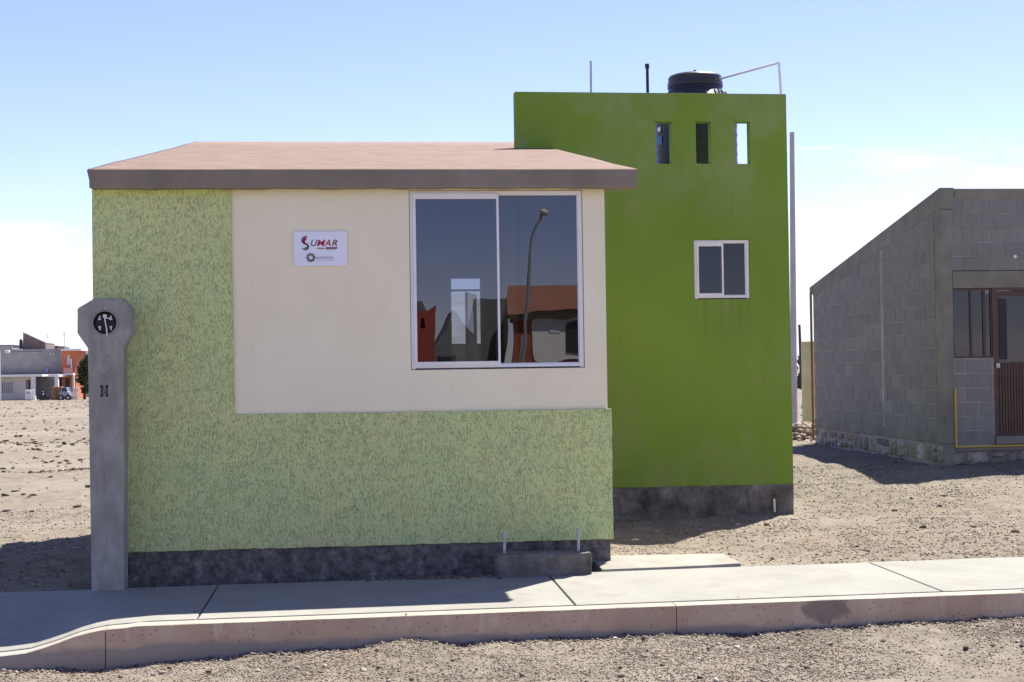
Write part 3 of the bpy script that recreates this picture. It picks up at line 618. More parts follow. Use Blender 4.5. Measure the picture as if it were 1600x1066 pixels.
tank_patch(math.radians(190), math.radians(203), 4.24, 4.34, 'blue', .003); tank_patch(math.radians(192), math.radians(200), 4.40, 4.45, 'signwhite', .003)
pp = MB().path([(6.346, 6.0, 5.03), (6.797, 5.05, 5.031), (6.815, 5.05, 4.66), (6.815, 5.05, 0.0)], .014, 10).build('water_pipe', 'pvc', None, smooth=True)
tag(pp, 'white water pipe bent from the black tank down the tower corner', 'pipe')
pp = MB().tube((4.70, 5.6, 3.6), (4.71, 5.6, 5.15), .013, n=10).build('vent_pipe', 'galv', None, smooth=True); tag(pp, 'thin grey vent pipe standing on the tower roof', 'pipe')
pp = MB().tube((5.38, 5.6, 3.6), (5.378, 5.6, 5.07), .018, n=10).tube((5.378, 5.6, 5.07), (5.375, 5.6, 5.12), .026, n=10).build('vent_pipe', 'blackpipe', None, smooth=True); tag(pp, 'black capped vent pipe standing left of the water tank', 'pipe')

# ------------------------------------------------------------------ wall sign
SG = thing('wall_sign', 'white rectangular sign reading SUMAR ZACATECAS on the cream wall', 'sign', (1.697, 0, 2.385))
MB().box(1.495, 1.899, -.016, -.003, 2.386, 2.653).build('sign_plate', 'signwhite', SG, bevel=.003)
def text(body, x, z, size, mat, parent, y=-.0175, shear=0.0, offset=0.0, sx=1.0, name='lettering'):
    cu = bpy.data.curves.new('lettering', 'FONT'); cu.body = body; cu.size = size; cu.shear = shear; cu.offset = offset; cu.extrude = .0008; cu.resolution_u = 4
    o = bpy.data.objects.new('lettering_tmp', cu); C.objects.link(o); bpy.context.view_layer.update()
    me = bpy.data.meshes.new_from_object(o.evaluated_get(bpy.context.evaluated_depsgraph_get())); bpy.data.objects.remove(o); bpy.data.curves.remove(cu)
    p_ = world_loc(parent); me.transform(Matrix.Translation(Vector((x, y, z))-p_) @ Matrix.Rotation(math.pi/2, 4, 'X') @ Matrix.Diagonal((sx, 1, 1, 1)))
    return finish(me, name, mat, parent)
# sign pixel grid: 1421x1066 over 120x90 px -> 1 unit = .000405 m
def sgx(u): return 1.495+(u-235)*.404/985
def sgz(v): return 2.653-(v-262)*.267/640
for ch, u, m in (('U', 528, 'inkgreen'), ('M', 648, 'red'), ('A', 798, 'red'), ('R', 928, 'darkred')):
    text(ch, sgx(u), sgz(532), .068, m, SG, shear=.28, offset=.0008, sx=1.04 if ch != 'M' else 1.12)
def swoosh(pts, w, mat, y=-.0175):
    """tapered stroke through points in the sign plane"""
    P = [Vector((sgx(a), 0, sgz(b))) for a, b in pts]; k = len(P); vs = []; fs = []
    for i, p in enumerate(P):
        d = (P[min(i+1, k-1)]-P[max(i-1, 0)]).normalized(); nrm = Vector((-d.z, 0, d.x)); ww = w*(.25+.75*math.sin(math.pi*(.12+.76*i/(k-1))))
        for s_ in (-1, 1):
            for yy in (y-.0008, y+.0012): q = p+nrm*s_*ww/2; vs.append((q.x, yy, q.z))
    for i in range(k-1):
        a = 4*i; b = a+4; fs += [(a, b, b+2, a+2), (a, a+1, b+1, b), (a+2, b+2, b+3, a+3), (a+1, a+3, b+3, b+1)]
    fs += [(0, 2, 3, 1), (4*k-4, 4*k-3, 4*k-1, 4*k-2)]
    MB().add(vs, fs).build('logo_stroke', mat, SG)
swoosh([(480, 352), (430, 366), (392, 400), (386, 440), (410, 480)], .012, 'inkgreen')
swoosh([(474, 376), (436, 396), (404, 436), (412, 478), (450, 505)], .013, 'red')
swoosh([(470, 398), (440, 424), (424, 456), (440, 484), (480, 508)], .011, 'darkred')
swoosh([(450, 478), (490, 504), (500, 536), (472, 560), (384, 590)], .011, 'inkgreen')
swoosh([(470, 508), (506, 540), (494, 572), (458, 596), (420, 606)], .013, 'ink')
for i in range(8):
    a = i*math.pi/4; cu_, cv_ = 545, 742
    pts = [(cu_+(r*math.cos(a+o_)), cv_+(r*math.sin(a+o_))) for r, o_ in ((34, 0), (52, .22), (70, .55), (80, .95))]
    swoosh(pts, .012, 'inkbrown', -.0177)
text('ZACATECAS', sgx(638), sgz(768), .0258, 'inkgrey', SG, sx=.92)
for i in range(16): swoosh([(650+i*21, 796), (656+i*21, 795), (663+i*21, 796)], .0035, 'inkgrey')
for i in range(5): swoosh([(668+i*27, 588), (676+i*27, 574), (684+i*27, 570), (688+i*27, 580)], .007, 'red')
for i in range(7): swoosh([(826+i*30, 588), (838+i*30, 566), (848+i*30, 562), (852+i*30, 580)], .010, 'darkred')
swoosh([(820, 606), (880, 602), (950, 602), (1000, 596)], .003, 'inkgrey')

# ------------------------------------------------------------------ electric meter post
MP = thing('meter_post', 'grey concrete meter post with octagonal head at the house corner', 'meter post', (.145, -.26, 0))
pl = [(.030, -.3), (.258, -.3), (.272, 1.785), (.337, 1.895), (.337, 2.055), (.262, 2.142), (.070, 2.142), (-.054, 2.068), (-.056, 1.888), (.017, 1.778)]
holed('post_body', 'cast', pl, [circ(.141, 1.963, .085)], 'y', -.35, -.17, MP, depth=.045, bevel=.009)
so = MB().lathe((.141, -.312, 1.963), [(.001, 0), (.080, 0), (.082, .006), (.082, .022), (.074, .026), (.070, .014), (.001, .012)], 32, axis='y').build('meter_socket', 'socket', MP, smooth=True)
for dx_ in (-.038, .042):
    for dz_ in (.026, -.030):
        MB().box(.141+dx_-.010, .141+dx_+.010, -.352, -.322, 1.963+dz_-.007, 1.963+dz_+.006).box(.141+dx_-.006, .141+dx_+.006, -.345, -.322, 1.963+dz_-.006, 1.963+dz_+(.024 if dz_ > 0 else -.026)).build('contact', 'brass', so, bevel=.002)
MB().box(.128, .152, -.350, -.324, 1.998, 2.022).path([(.142, -.352, 2.012), (.142, -.356, 1.985), (.148, -.358, 1.950), (.155, -.361, 1.915), (.157, -.362, 1.868)], .0045, 8).path([(.145, -.352, 1.997), (.185, -.352, 1.993)], .004, 8).build('wire', 'pvc', so)
MB().lathe((.141, -.352, 1.963), [(.083, -.01), (.083, .004), (.090, .006), (.094, 0), (.094, -.01)], 32, axis='y').build('socket_rim', 'cast', MP, smooth=True)
MB().lathe((.141, -.352, 2.068), [(.001, .003), (.006, .002), (.007, -.002)], 10, axis='y').build('rivet', 'bolt', MP)
mk = MB()
for a, b, c_, d in ((.109, .122, 1.428, 1.504), (.143, .156, 1.428, 1.504), (.103, .124, 1.492, 1.506), (.104, .123, 1.424, 1.436), (.141, .161, 1.492, 1.506), (.142, .160, 1.424, 1.436), (.124, .134, 1.476, 1.486), (.130, .142, 1.452, 1.462), (.122, .133, 1.44, 1.446)):
    mk.box(a, b, -.3525, -.345, c_, d)
mk.build('stamped_mark', 'darkmark', MP)
mk = MB().path([(.10, -.351, 1.60), (.107, -.351, 1.585), (.125, -.351, 1.583), (.15, -.351, 1.592), (.168, -.351, 1.61)], .004, 6).path([(.14, -.351, 1.70), (.165, -.351, 1.73), (.175, -.351, 1.715)], .003, 6)
mk.build('embossed_scroll', 'cast', MP, smooth=True)

# ------------------------------------------------------------------ footing with bolts, slab, stones
FB = thing('concrete_footing', 'low dark concrete footing with two upright bolts at the house front', 'footing', (3.33, -.3, 0))
MB().box(2.975, 3.69, -.40, -.17, -.25, .20).build('footing_block', 'roughbase', FB, bevel=.012)
for x, z1 in ((3.045, .345), (3.606, .355)):
    b = MB().tube((x, -.285, .19), (x+.003, -.285, z1), .0115, n=10).build('anchor_bolt', 'bolt', FB, smooth=True)
    MB().tube((x+.003, -.285, z1-.004), (x+.003, -.285, z1+.014), .018, n=6).tube((x+.003, -.285, z1-.03), (x+.003, -.285, z1-.018), .018, n=6).build('nut', 'bolt', b)
sl = MB(); q = [(3.785, -.285, .058), (4.536, -.272, .064), (4.879, -.215, .066), (4.829, .14, .098), (3.937, .175, .102), (3.77, .017, .086)]
sl.add([(x, y, z) for x, y, z in q]+[(x, y, -.2) for x, y, z in q], [(0, 1, 2, 3, 4, 5), (11, 10, 9, 8, 7, 6)]+[(i, i+6, (i+1) % 6+6, (i+1) % 6) for i in range(6)])
so_ = sl.build('concrete_slab', 'slabmat', None, bevel=.01, loc=(4.3, 0, 0)); tag(so_, 'pale flat concrete slab lying beside the footing behind the pavement', 'slab')
def rock(name, x, y, r, z=None, mat='pebble', fl=.75, label=''):
    bm = bmesh.new(); bmesh.ops.create_icosphere(bm, subdivisions=2, radius=r)
    for v in bm.verts:
        v.co *= random.uniform(.86, 1.14); v.co.z *= fl
    me = bpy.data.meshes.new(name); bm.to_mesh(me); bm.free()
    zz = float(ground_z(np.array([x]), np.array([y]))[0]) if z is None else z
    return tag(finish(me, name, mat, None, loc=(x, y, zz+r*fl*.6)), label, 'stone')
MT['darkstone'] = plain('dark_stone', (0.085, 0.07, 0.06), 0.95, 0.25, 30, 0.5, 50, 0.1, dist=.01)
rock('stone', 5.60, -2.72, .018, None, 'darkstone', .9, 'small round dark stone on the street gravel at far right')
rock('stone', 2.99, -.47, .020, .03, 'darkstone', .6, 'dark clod on the pavement edge below the concrete footing')
rock('stone', 1.98, -2.6, .022, None, 'pebble', .6, 'pale flat stone on the dirt street below the house')
rock('stone', 8.05, 1.9, .045, None, 'darkstone', .6, 'brown stone on the open yard right of the green tower')

# ------------------------------------------------------------------ grey block house
BX, BY, BB = 10.133, 8.6, 14.5
G = thing('block_house', 'unfinished grey cement block house with sloping roof edge and brown door', 'house', (BX, BY, .18))
def gtop(y): return 4.03-.177*(y-BY)
sd = MB().prism([(BY+.02, .1), (BB-.01, .1), (BB-.01, gtop(BB)-.02), (BY+.02, gtop(BY)-.02)], 'x', BX+.002, BX+.14).build('side_wall', 'mortar', G)
MB().prism([(BY-.004, gtop(BY)+.0), (BB+.16, gtop(BB+.16)), (BB+.16, gtop(BB+.16)-.125), (BB+.02, gtop(BB)-.15), (BB-.1, gtop(BB)-.22), (BY+.5, gtop(BY+.5)-.27), (BY-.004, gtop(BY)-.30)], 'x', BX-.012, BX+.2).build('roof_band', 'band', G, bevel=.008)
MB().box(BX+.21, 13.2, BY+.2, BB, .1, .15).prism([(BY+.01, gtop(BY)-.015), (BB+.15, gtop(BB+.15)-.015), (BB+.15, gtop(BB+.15)-.10), (BY+.01, gtop(BY)-.10)], 'x', BX+.201, 13.3).build('roof_slab', 'band', G)
MB().box(BX, 13.3, BB-.14, BB-.011, .1, gtop(BB)-.13).build('back_wall', 'mortar', G)
MB().box(13.16, 13.3, BY+.15, BB-.15, .1, gtop(BB)-.2).build('side_wall', 'mortar', G)
MB().box(BX-.006, BX+.156, BY-.006, BY+.235, .12, gtop(BY)-.31).build('corner_column', 'band', G, bevel=.01)
MB().box(BX-.004, BX+.10, 10.93, 11.07, .58, gtop(11)-.26).build('tie_column', 'mortar', G, bevel=.006)
MB().tube((BX-.03, BB+.03, .2), (BX-.03, BB+.03, 2.85), .022, n=10).build('drain_pipe', 'crate', G)
# blocks share a few slightly irregular meshes
def block_mesh(lx, ly, lz):
    bm = bmesh.new(); bmesh.ops.create_cube(bm, size=1)
    for v in bm.verts: v.co = Vector((v.co.x*lx+random.uniform(-.003, .003), v.co.y*ly+random.uniform(-.003, .003), v.co.z*lz+random.uniform(-.003, .003)))
    bmesh.ops.bevel(bm, geom=bm.edges[:], offset=.006, segments=1, affect='EDGES')
    me = bpy.data.meshes.new('block'); bm.to_mesh(me); bm.free(); me.materials.append(MT['block']); return me
cache = {}
def block(parent, c, lx, ly, lz):
    key = (round(lx, 2), round(ly, 2), round(lz, 2), random.randrange(3))
    if key not in cache: cache[key] = block_mesh(lx, ly, lz)
    o = bpy.data.objects.new('block', cache[key]); C.objects.link(o); o.parent = parent; o.location = Vector(c)-world_loc(parent)
    o.rotation_euler = (random.uniform(-.008, .008), random.uniform(-.008, .008), random.uniform(-.008, .008)); return o
def course(parent, a0, a1, z, h, ax, fixed, off, top=None):
    """one course of 0.4 m blocks from a0 to a1, first block shortened by off"""
    e = a0; first = True
    while e < a1-.05:
        l = min((.4-off) if first else .4, a1-e); first = False
        if l > .07:
            mid = e+l/2; hh = h
            if top: 
                hh = min(h, top(e+l)-z-.02)
            if hh > .05:
                lz = hh-.014; ll = l-.012
                p = random.uniform(-.003, .001)
                if ax == 'y': block(parent, (fixed+.055+p, mid, z+hh/2), .12, ll, lz)
                else: block(parent, (mid, fixed+.055+p, z+hh/2), ll, .12, lz)
        e += l
for k in range(17):
    z = .585+k*.2; off = .2 if k % 2 else 0
    course(sd, BY+.24, 10.925, z, .2, 'y', BX, off+.03, lambda y: gtop(y)-.12)
    course(sd, 11.075, BB-.02, z, .2, 'y', BX, .2-off+.06, lambda y: gtop(y)-.12)
# masonry foundation, side and front
fd = MB().box(BX-.02, BX+.13, BY-.02, BB-.02, .43, .582).build('foundation_beam', 'band', G, bevel=.01)
fb = MB().box(BX+.03, BX+.13, BY+.0, BB-.03, -.2, .428).box(BX+.03, 13.1, BY+.035, BY+.13, -.2, .328).build('foundation', 'band', G)
def fstone(parent, pts, ax, fixed, dep):
    """irregular stone face: a polygon with a domed front"""
    cxx = sum(p[0] for p in pts)/len(pts); czz = sum(p[1] for p in pts)/len(pts); n_ = len(pts); vs = []
    for p in pts: vs.append((p[0], fixed+.06, p[1]))
    for p in pts: vs.append((p[0], fixed-dep*random.uniform(-.1, .25), p[1]))
    for p in pts: vs.append((cxx+(p[0]-cxx)*.62, fixed-dep*random.uniform(.5, 1.0), czz+(p[1]-czz)*.62))
    vs.append((cxx, fixed-dep*random.uniform(.7, 1.1), czz))
    if ax == 'x': vs = [(v[1], v[0], v[2]) for v in vs]
    fs = []
    for i in range(n_):
        j = (i+1) % n_; fs += [(i, j, n_+j, n_+i), (n_+i, n_+j, 2*n_+j, 2*n_+i), (2*n_+i, 2*n_+j, 3*n_)]
    MB().add(vs, fs).build('stone', 'stone', parent)
def stone_row(parent, a0, a1, z0, z1, ax, fixed):
    e = a0
    while e < a1-.05:
        l = random.uniform(.14, .34); l = min(l, a1-e); g_ = .012
        rows = [(z0, z1)] if random.random() < .45 else [(z0, (z0+z1)/2+random.uniform(-.03, .03))]
        if len(rows) == 1 and rows[0][1] < z1: rows.append((rows[0][1], z1))
        for a, b in rows:
            j = lambda: random.uniform(-.018, .018)
            pts = [(e+g_+.02, a+g_+abs(j())), (e+l*.5+j(), a+g_), (e+l-g_-.02, a+g_+abs(j())), (e+l-g_, (a+b)/2+j()), (e+l-g_-.03, b-g_-abs(j())), (e+l*.5+j(), b-g_), (e+g_+.02, b-g_-abs(j())), (e+g_, (a+b)/2+j())]
            fstone(parent, pts, ax, fixed, .075)
        e += l
stone_row(fb, BY+.02, BB-.05, .12, .42, 'x', BX+.03)
stone_row(fb, BX+.05, 12.2, .10, .32, 'y', BY+.035)
# front wall of the block house
fwall = MB().box(BX+.157, 10.865, BY+.003, BY+.14, .33, 1.628).box(BX+.157, 13.15, BY+.003, BY+.14, 2.86, 3.9).box(11.75, 13.15, BY+.02, BY+.14, .33, 2.6).build('front_wall', 'mortar', G)
MB().box(BX+.16, 13.15, BY-.002, BY+.15, 2.612, 2.852).build('lintel', 'band', G, bevel=.008)
MB().box(BX+.21, 13.3, BY-.004, BY+.16, 3.83, 4.012).build('top_band', 'band', G, bevel=.008)
for k in range(5):
    course(fwall, BX+.165, 13.1, 2.855+k*.2, .2, 'x', BY, (.25, .05, .25, .05, .25)[k], None)
for k in range(6):
    course(fwall, BX+.165, 10.862, .41+k*.2, .2 if k < 5 else .21, 'x', BY+.004, (.05, .25)[k % 2], None)
MB().box(BX+.157, 13.1, BY-.012, BY+.14, .325, .405).build('sill_beam', 'band', G, bevel=.01)
BW = bpy.data.objects.new('window', None); C.objects.link(BW); BW.parent = G; BW.location = Vector((10.29, BY, 1.63))-G.location
holed('frame', 'browndark', rect(10.29, 10.868, 1.63, 2.61), [rect(10.312, 10.545, 1.655, 2.585), rect(10.575, 10.735, 1.655, 2.585), rect(10.775, 10.845, 1.655, 2.585)], 'y', BY+.03, BY+.07, BW)
for a, b in ((10.31, 10.547), (10.573, 10.737), (10.773, 10.847)):
    MB().box(a, b, BY+.048, BY+.052, 1.65, 2.59).build('pane', 'glass_small', BW)
DR = bpy.data.objects.new('door', None); C.objects.link(DR); DR.parent = G; DR.location = Vector((10.87, BY, .525))-G.location
holed('frame', 'brownmetal', rect(10.870, 11.74, .525, 2.61), [rect(10.915, 11.69, .54, 2.575)], 'y', BY+.015, BY+.075, DR)
holed('leaf', 'browndark', rect(10.918, 11.686, .543, 2.572), [rect(10.965, 11.63, 1.56, 2.50)], 'y', BY+.03, BY+.06, DR)
for i in range(17):
    x = 10.95+i*.042; MB().prism([(x, BY+.030), (x+.008, BY+.016), (x+.028, BY+.016), (x+.036, BY+.030)], 'z', .56, 1.54).build('ribbed_panel', 'brownmetal', DR)
MB().box(10.964, 11.632, BY+.043, BY+.047, 1.558, 2.502).build('pane', 'glass_small', DR)
MB().box(10.975, 11.085, BY+.034, BY+.041, 1.60, 2.46).build('open_vent_panel', 'gasket', DR)
MB().box(10.905, 10.955, BY-.004, BY+.03, 1.48, 1.55).tube((10.93, BY-.03, 1.50), (10.93, BY, 1.50), .012, n=8).build('lock', 'brass', DR, bevel=.004)
MB().box(10.87, 12.6, BY-.03, BY+.14, .41, .522).build('door_step', 'band', G, bevel=.01)
gp = MB().path([(10.285, BY-.035, 1.20), (10.283, BY-.035, .385), (12.9, BY-.045, .392)], .013, 8).build('gas_pipe', 'yellow', G, smooth=True); gp['label'] = 'yellow gas pipe along the wall foot'
MB().lathe((11.2, BY-.02, 3.05), [(.001, .02), (.02, .02), (.03, 0)], 12, axis='y').build('wall_lamp_holder', 'pvc', G)

# ------------------------------------------------------------------ poles, wall end and mound in the gap at right
gz = lambda x, y: float(ground_z(np.array([x], float), np.array([y], float), False)[0])
up = MB().tube((12.60, 24, -.3), (12.68, 24, 7.28), .085, .058, 16).build('utility_pole', 'poleconc', None, smooth=True); tag(up, 'tall pale concrete utility pole behind the green tower edge', 'pole')
wp = MB().tube((39.2, 110, -.7), (39.1, 110, 4.8), .14, .11, 8).build('utility_pole', 'wood', None); tag(wp, 'thin dark wooden pole far off between the two houses', 'pole')
yw = MB().box(10.70, 10.90, 16.8, 17.15, -.1, 2.02).build('wall_end', 'yellowwall', None, bevel=.03, loc=(10.79, 17, 0)); tag(yw, 'pale yellow wall end behind the grey block house', 'wall')
n = 700; a = rng.uniform(0, 6.28, n); rr_ = np.abs(rng.normal(0, .45, n)); P_ = np.stack([10.35+rr_*np.cos(a)*1.3, 15.9+rr_*np.sin(a), .08+.30*np.exp(-(rr_/.5)**2)+0*a], -1)
g = stones('rubble', P_, rng.uniform(.02, .09, n), ICO_V, ICO_F, 'pebble', .8); g['label'] = 'small heap of earth and rubble behind the tower'; g['category'] = 'rubble'

def leafcloud(name, mat, parent, cen, rad, nleaf, size, cone=0.0, clumps=26, seed=1):
    r = np.random.default_rng(seed); cz = []
    while len(cz) < clumps:
        p = r.uniform(-1, 1, 3)
        lim = 1-cone*(p[2]+1)/2
        if p[0]**2+p[1]**2 < lim**2 and abs(p[2]) < 1: cz.append(p)
    cz = np.array(cz); k = r.integers(0, clumps, nleaf); p = cz[k]+r.normal(0, .13, (nleaf, 3)); p = p*np.array(rad)+np.array(cen)
    u = r.normal(size=(nleaf, 3)); u /= np.linalg.norm(u, axis=1)[:, None]; w = r.normal(size=(nleaf, 3)); w -= (w*u).sum(1)[:, None]*u; w /= np.linalg.norm(w, axis=1)[:, None]
    s = size*r.uniform(.6, 1.4, (nleaf, 1)); o = np.array(world_loc(parent)) if parent else np.zeros(3)
    v = np.stack([p-u*s, p+w*s*.6, p+u*s, p-w*s*.6], 1).reshape(-1, 3)-o
    me = bpy.data.meshes.new(name); me.from_pydata(v.tolist(), [], (np.arange(nleaf*4).reshape(-1, 4)).tolist()); return finish(me, name, mat, parent)
for i, (x, y, h) in enumerate(((38.0, 112, 2.0), (40.2, 114, 2.9), (39.0, 118, 2.3))):
    b = thing('bush', ['dry green bush left of the far wooden pole', 'taller dry bush just right of the far wooden pole', 'low dry bush behind the yellow wall end'][i], 'bush', (x, y, -1.0), 'bushes on the far plain')
    leafcloud('foliage', 'dryleaf', b, (x, y, -.9+h*.55), (1.3, 1.2, h*.55), 900, .16, .3, 16, 40+i)
    MB().tube((x, y, -1.3), (x, y, -.4), .07, .04, 6).build('stem', 'bark', b)

# ------------------------------------------------------------------ far houses across the open lot, left
FX = lambda u: -28.93+u*.0071          # u, v: survey units read off at 120 m
FZ = lambda v: -.66+(950-v)*.00727
FY = 120.0
KD = lambda y: (y+11.313)/131.313
AX = lambda u, y: 1.975+(FX(u)-1.975)*KD(y)
AZ_ = lambda v, y: 1.6+(FZ(v)-1.6)*KD(y)
def fbox(mb, u0, u1, v0, v1, y0, y1): return mb.box(AX(u0, y0), AX(u1, y0), y0, y1, AZ_(v1, y0)-(.8 if v1 >= 955 else 0), AZ_(v0, y0))
ch = thing('cream_house', 'cream single storey house with flat white roof edge at far left', 'house', (FX(100), FY, -.7))
holed('wall', 'farcream', [(FX(-900), -2.0), (FX(372), -2.0), (FX(372), FZ(678)), (FX(-900), FZ(678))], [rect(FX(-30), FX(158), FZ(865), FZ(738)), rect(FX(308), FX(362), FZ(948), FZ(715))], 'y', FY, FY+.2, ch)
fbox(MB(), -900, 372, 678, 960, FY+.9, FY+6).build('inner_wall', 'fardark', ch)
fbox(MB(), -920, 500, 652, 677, FY-.5, FY+7).build('roof_slab', 'farwhite', ch)
wd = fbox(MB(), -30, 158, 738, 865, FY+.1, FY+.12).build('window', 'fargrey2', ch)
for i in range(9): fbox(MB(), -26+i*22, -21+i*22, 740, 863, FY-.05, FY-.02).build('grille_bar', 'farwhite', wd)
fbox(MB(), 312, 345, 720, 946, FY+.08, FY+.12).build('door', 'fargrey', ch)
fbox(MB(), 372, 418, 678, 960, FY-.2, FY+.2).build('porch_pillar', 'farwhite', ch)
fbox(MB(), 650, 692, 650, 960, FY-.3, FY+.1).build('porch_pillar', 'farwhite', ch)
fbox(MB(), 575, 700, 655, 682, FY-.5, FY+4).build('porch_roof', 'farwhite', ch)
fbox(MB(), 420, 648, 684, 960, FY+2.5, FY+2.8).build('porch_wall', 'fargrey2', ch)
gh = thing('grey_house', 'grey two storey block house behind the cream house', 'house', (FX(350), FY+8, -.7))
holed('wall', 'fargrey', [(AX(-600, FY+8), -2.0), (AX(735, FY+8), -2.0), (AX(735, FY+8), AZ_(350, FY+8)), (AX(150, FY+8), AZ_(350, FY+8)), (AX(145, FY+8), AZ_(305, FY+8)), (AX(-600, FY+8), AZ_(305, FY+8))], [rect(AX(585, FY+8), AX(600, FY+8), AZ_(430, FY+8), AZ_(395, FY+8)), rect(AX(622, FY+8), AX(640, FY+8), AZ_(430, FY+8), AZ_(395, FY+8))], 'y', FY+8, FY+8.3, gh)
for u in (588, 625): fbox(MB(), u-4, u+20, 390, 432, FY+8.1, FY+8.15).build('window', 'farwhite', gh)
fbox(MB(), 60, 500, 385, 396, FY+7.9, FY+8.0).build('ledge', 'fargrey2', gh)
fbox(MB(), 735, 800, 440, 960, FY+7, FY+8.2).build('wing_wall', 'fargrey2', gh)
fbox(MB(), 740, 765, 535, 600, FY+6.9, FY+7.0).build('window', 'fardark', gh)
MB().prism([(AX(275, FY+10), AZ_(352, FY+10)), (AX(548, FY+10), AZ_(352, FY+10)), (AX(548, FY+10), AZ_(272, FY+10)), (AX(282, FY+10), AZ_(142, FY+10))], 'y', FY+10, FY+14).build('gable_room', 'farbrick', gh)
MB().prism([(AX(276, FY+10), AZ_(146, FY+10)), (AX(552, FY+10), AZ_(276, FY+10)), (AX(552, FY+10), AZ_(262, FY+10)), (AX(276, FY+10), AZ_(132, FY+10))], 'y', FY+9.8, FY+14.2).build('gable_roof', 'farwhite', gh)
MB().lathe((AX(255, FY+9.5), FY+9.5, AZ_(345, FY+9.5)), [(.01, 0), (.16, 0), (.16, .7), (.10, .9), (.01, .92)], 14).build('roof_tank', 'tank', gh)
fbox(MB(), -600, 735, 350, 960, FY+8.4, FY+15).build('body', 'fargrey', gh)
cl_ = fbox(MB(), 545, 575, 575, 632, FY+7.7, FY+7.74).build('laundry', 'cloth', None, loc=(FX(560), FY+7.7, FZ(632))); tag(cl_, 'blue cloth hung on the grey two storey house', 'laundry')
oh = thing('orange_house', 'narrow orange two storey house beside the conical tree', 'house', (FX(820), FY+3, -.7))
holed('wall', 'farorange', rect(AX(738, FY+3), AX(902, FY+3), -1.8, AZ_(372, FY+3)), [rect(AX(796, FY+3), AX(832, FY+3), AZ_(545, FY+3), AZ_(425, FY+3)), rect(AX(775, FY+3), AX(835, FY+3), AZ_(830, FY+3), AZ_(700, FY+3))], 'y', FY+3, FY+3.2, oh)
fbox(MB(), 738, 902, 372, 960, FY+3.9, FY+9).build('body', 'farorange', oh)
fbox(MB(), 730, 970, 350, 371, FY+2.2, FY+9).build('roof_slab', 'farwhite', oh)
fbox(MB(), 796, 832, 425, 545, FY+3.1, FY+3.15).build('window', 'farwhite', oh)
fbox(MB(), 775, 835, 700, 830, FY+3.1, FY+3.15).build('window', 'fardark', oh)
fbox(MB(), 760, 862, 580, 640, FY+2.2, FY+2.3).build('balcony_front', 'farsalmon', oh)
fbox(MB(), 752, 872, 641, 664, FY+2.1, FY+2.99).build('balcony_slab', 'farwhite', oh)
fbox(MB(), 866, 884, 664, 960, FY+2.2, FY+2.4).build('balcony_post', 'farwhite', oh)
fbox(MB(), 842, 858, 470, 578, FY+2.9, FY+2.98).build('shutter', 'farwhite', oh)
wh = fbox(MB(), 940, 1120, 385, 960, FY+14, FY+20).build('white_house', 'farwhite', None, loc=(FX(1030), FY+17, -.7)); tag(wh, 'plain white house wall behind the conical tree', 'house')
MORE = [(-60, 160, 300, 352, 20, 'fargrey2', 'low grey block behind the two storey house at far left edge'), (560, 690, 318, 352, 22, 'farbrick', 'small brown roof room right of the gable room'),
        (640, 740, 330, 352, 30, 'farwhite', 'white parapet between the gable room and the orange house'), (905, 948, 402, 470, 12, 'farcream', 'cream upper storey glimpsed above the conical tree')]
for u0, u1, v0, v1, dy, m, lab in MORE:
    o = thing('town_house', lab, 'house', (FX((u0+u1)/2), FY+dy, -.7)); fbox(MB(), u0, u1, v0, 960, FY+dy, FY+dy+4).build('wall', m, o); fbox(MB(), u0-5, u1+5, v0-7, v0, FY+dy-.2, FY+dy+4.2).build('parapet', 'fargrey2', o)
    fbox(MB(), u0+(u1-u0)*.3, u0+(u1-u0)*.6, v0+14, v0+34, FY+dy-.06, FY+dy-.02).build('window', 'fardark', o)
an = MB().path([(AX(565, FY+10), FY+10, AZ_(350, FY+10)), (AX(565, FY+10), FY+10, AZ_(170, FY+10))], .035, 6).build('antenna_mast', 'galv', None); tag(an, 'thin mast right of the brown gable room', 'mast')
an = MB().path([(AX(770, FY+5), FY+5, AZ_(350, FY+5)), (AX(770, FY+5), FY+5, AZ_(150, FY+5))], .03, 6).path([(AX(752, FY+5), FY+5, AZ_(165, FY+5)), (AX(788, FY+5), FY+5, AZ_(165, FY+5))], .02, 5).path([(AX(756, FY+5), FY+5, AZ_(185, FY+5)), (AX(784, FY+5), FY+5, AZ_(185, FY+5))], .02, 5).build('antenna_mast', 'galv', None); tag(an, 'television aerial on the orange house roof', 'mast')
sl2 = thing('street_lamp', 'thin street lamp with pale box head in front of the grey house', 'street lamp', (FX(75), FY-2, -.7))
MB().tube((FX(75), FY-2, -1.5), (FX(72), FY-2, FZ(372)), .05, .035, 8).build('pole', 'farwhite', sl2); fbox(MB(), 62, 112, 358, 388, FY-2.2, FY-1.8).build('lamp_head', 'farwhite', sl2, bevel=.04)
fr_ = thing('gate_leaf', 'white metal gate leaf standing in front of the cream house', 'gate', (FX(348), FY-3, -.7))
fbox(MB(), 296, 366, 832, 952, FY-3, FY-2.8).build('panel', 'farwhite', fr_, bevel=.03); fbox(MB(), 376, 402, 832, 952, FY-3, FY-2.8).build('panel', 'farwhite', fr_, bevel=.03); fbox(MB(), 306, 356, 865, 874, FY-3.04, FY-3.01).build('slot', 'fargrey', fr_)
cr = thing('wooden_cabinet', 'tall brown wooden cabinet standing outdoors by the orange house', 'cabinet', (FX(670), FY-3, -.7))
fbox(MB(), 612, 732, 800, 955, FY-3, FY-2.2).build('carcass', 'crate', cr, bevel=.02)
for u in (616, 674): fbox(MB(), u, u+54, 810, 945, FY-3.05, FY-3.005).build('door', 'crate', cr, bevel=.02)
GX = lambda u: AX(u, FY-3)
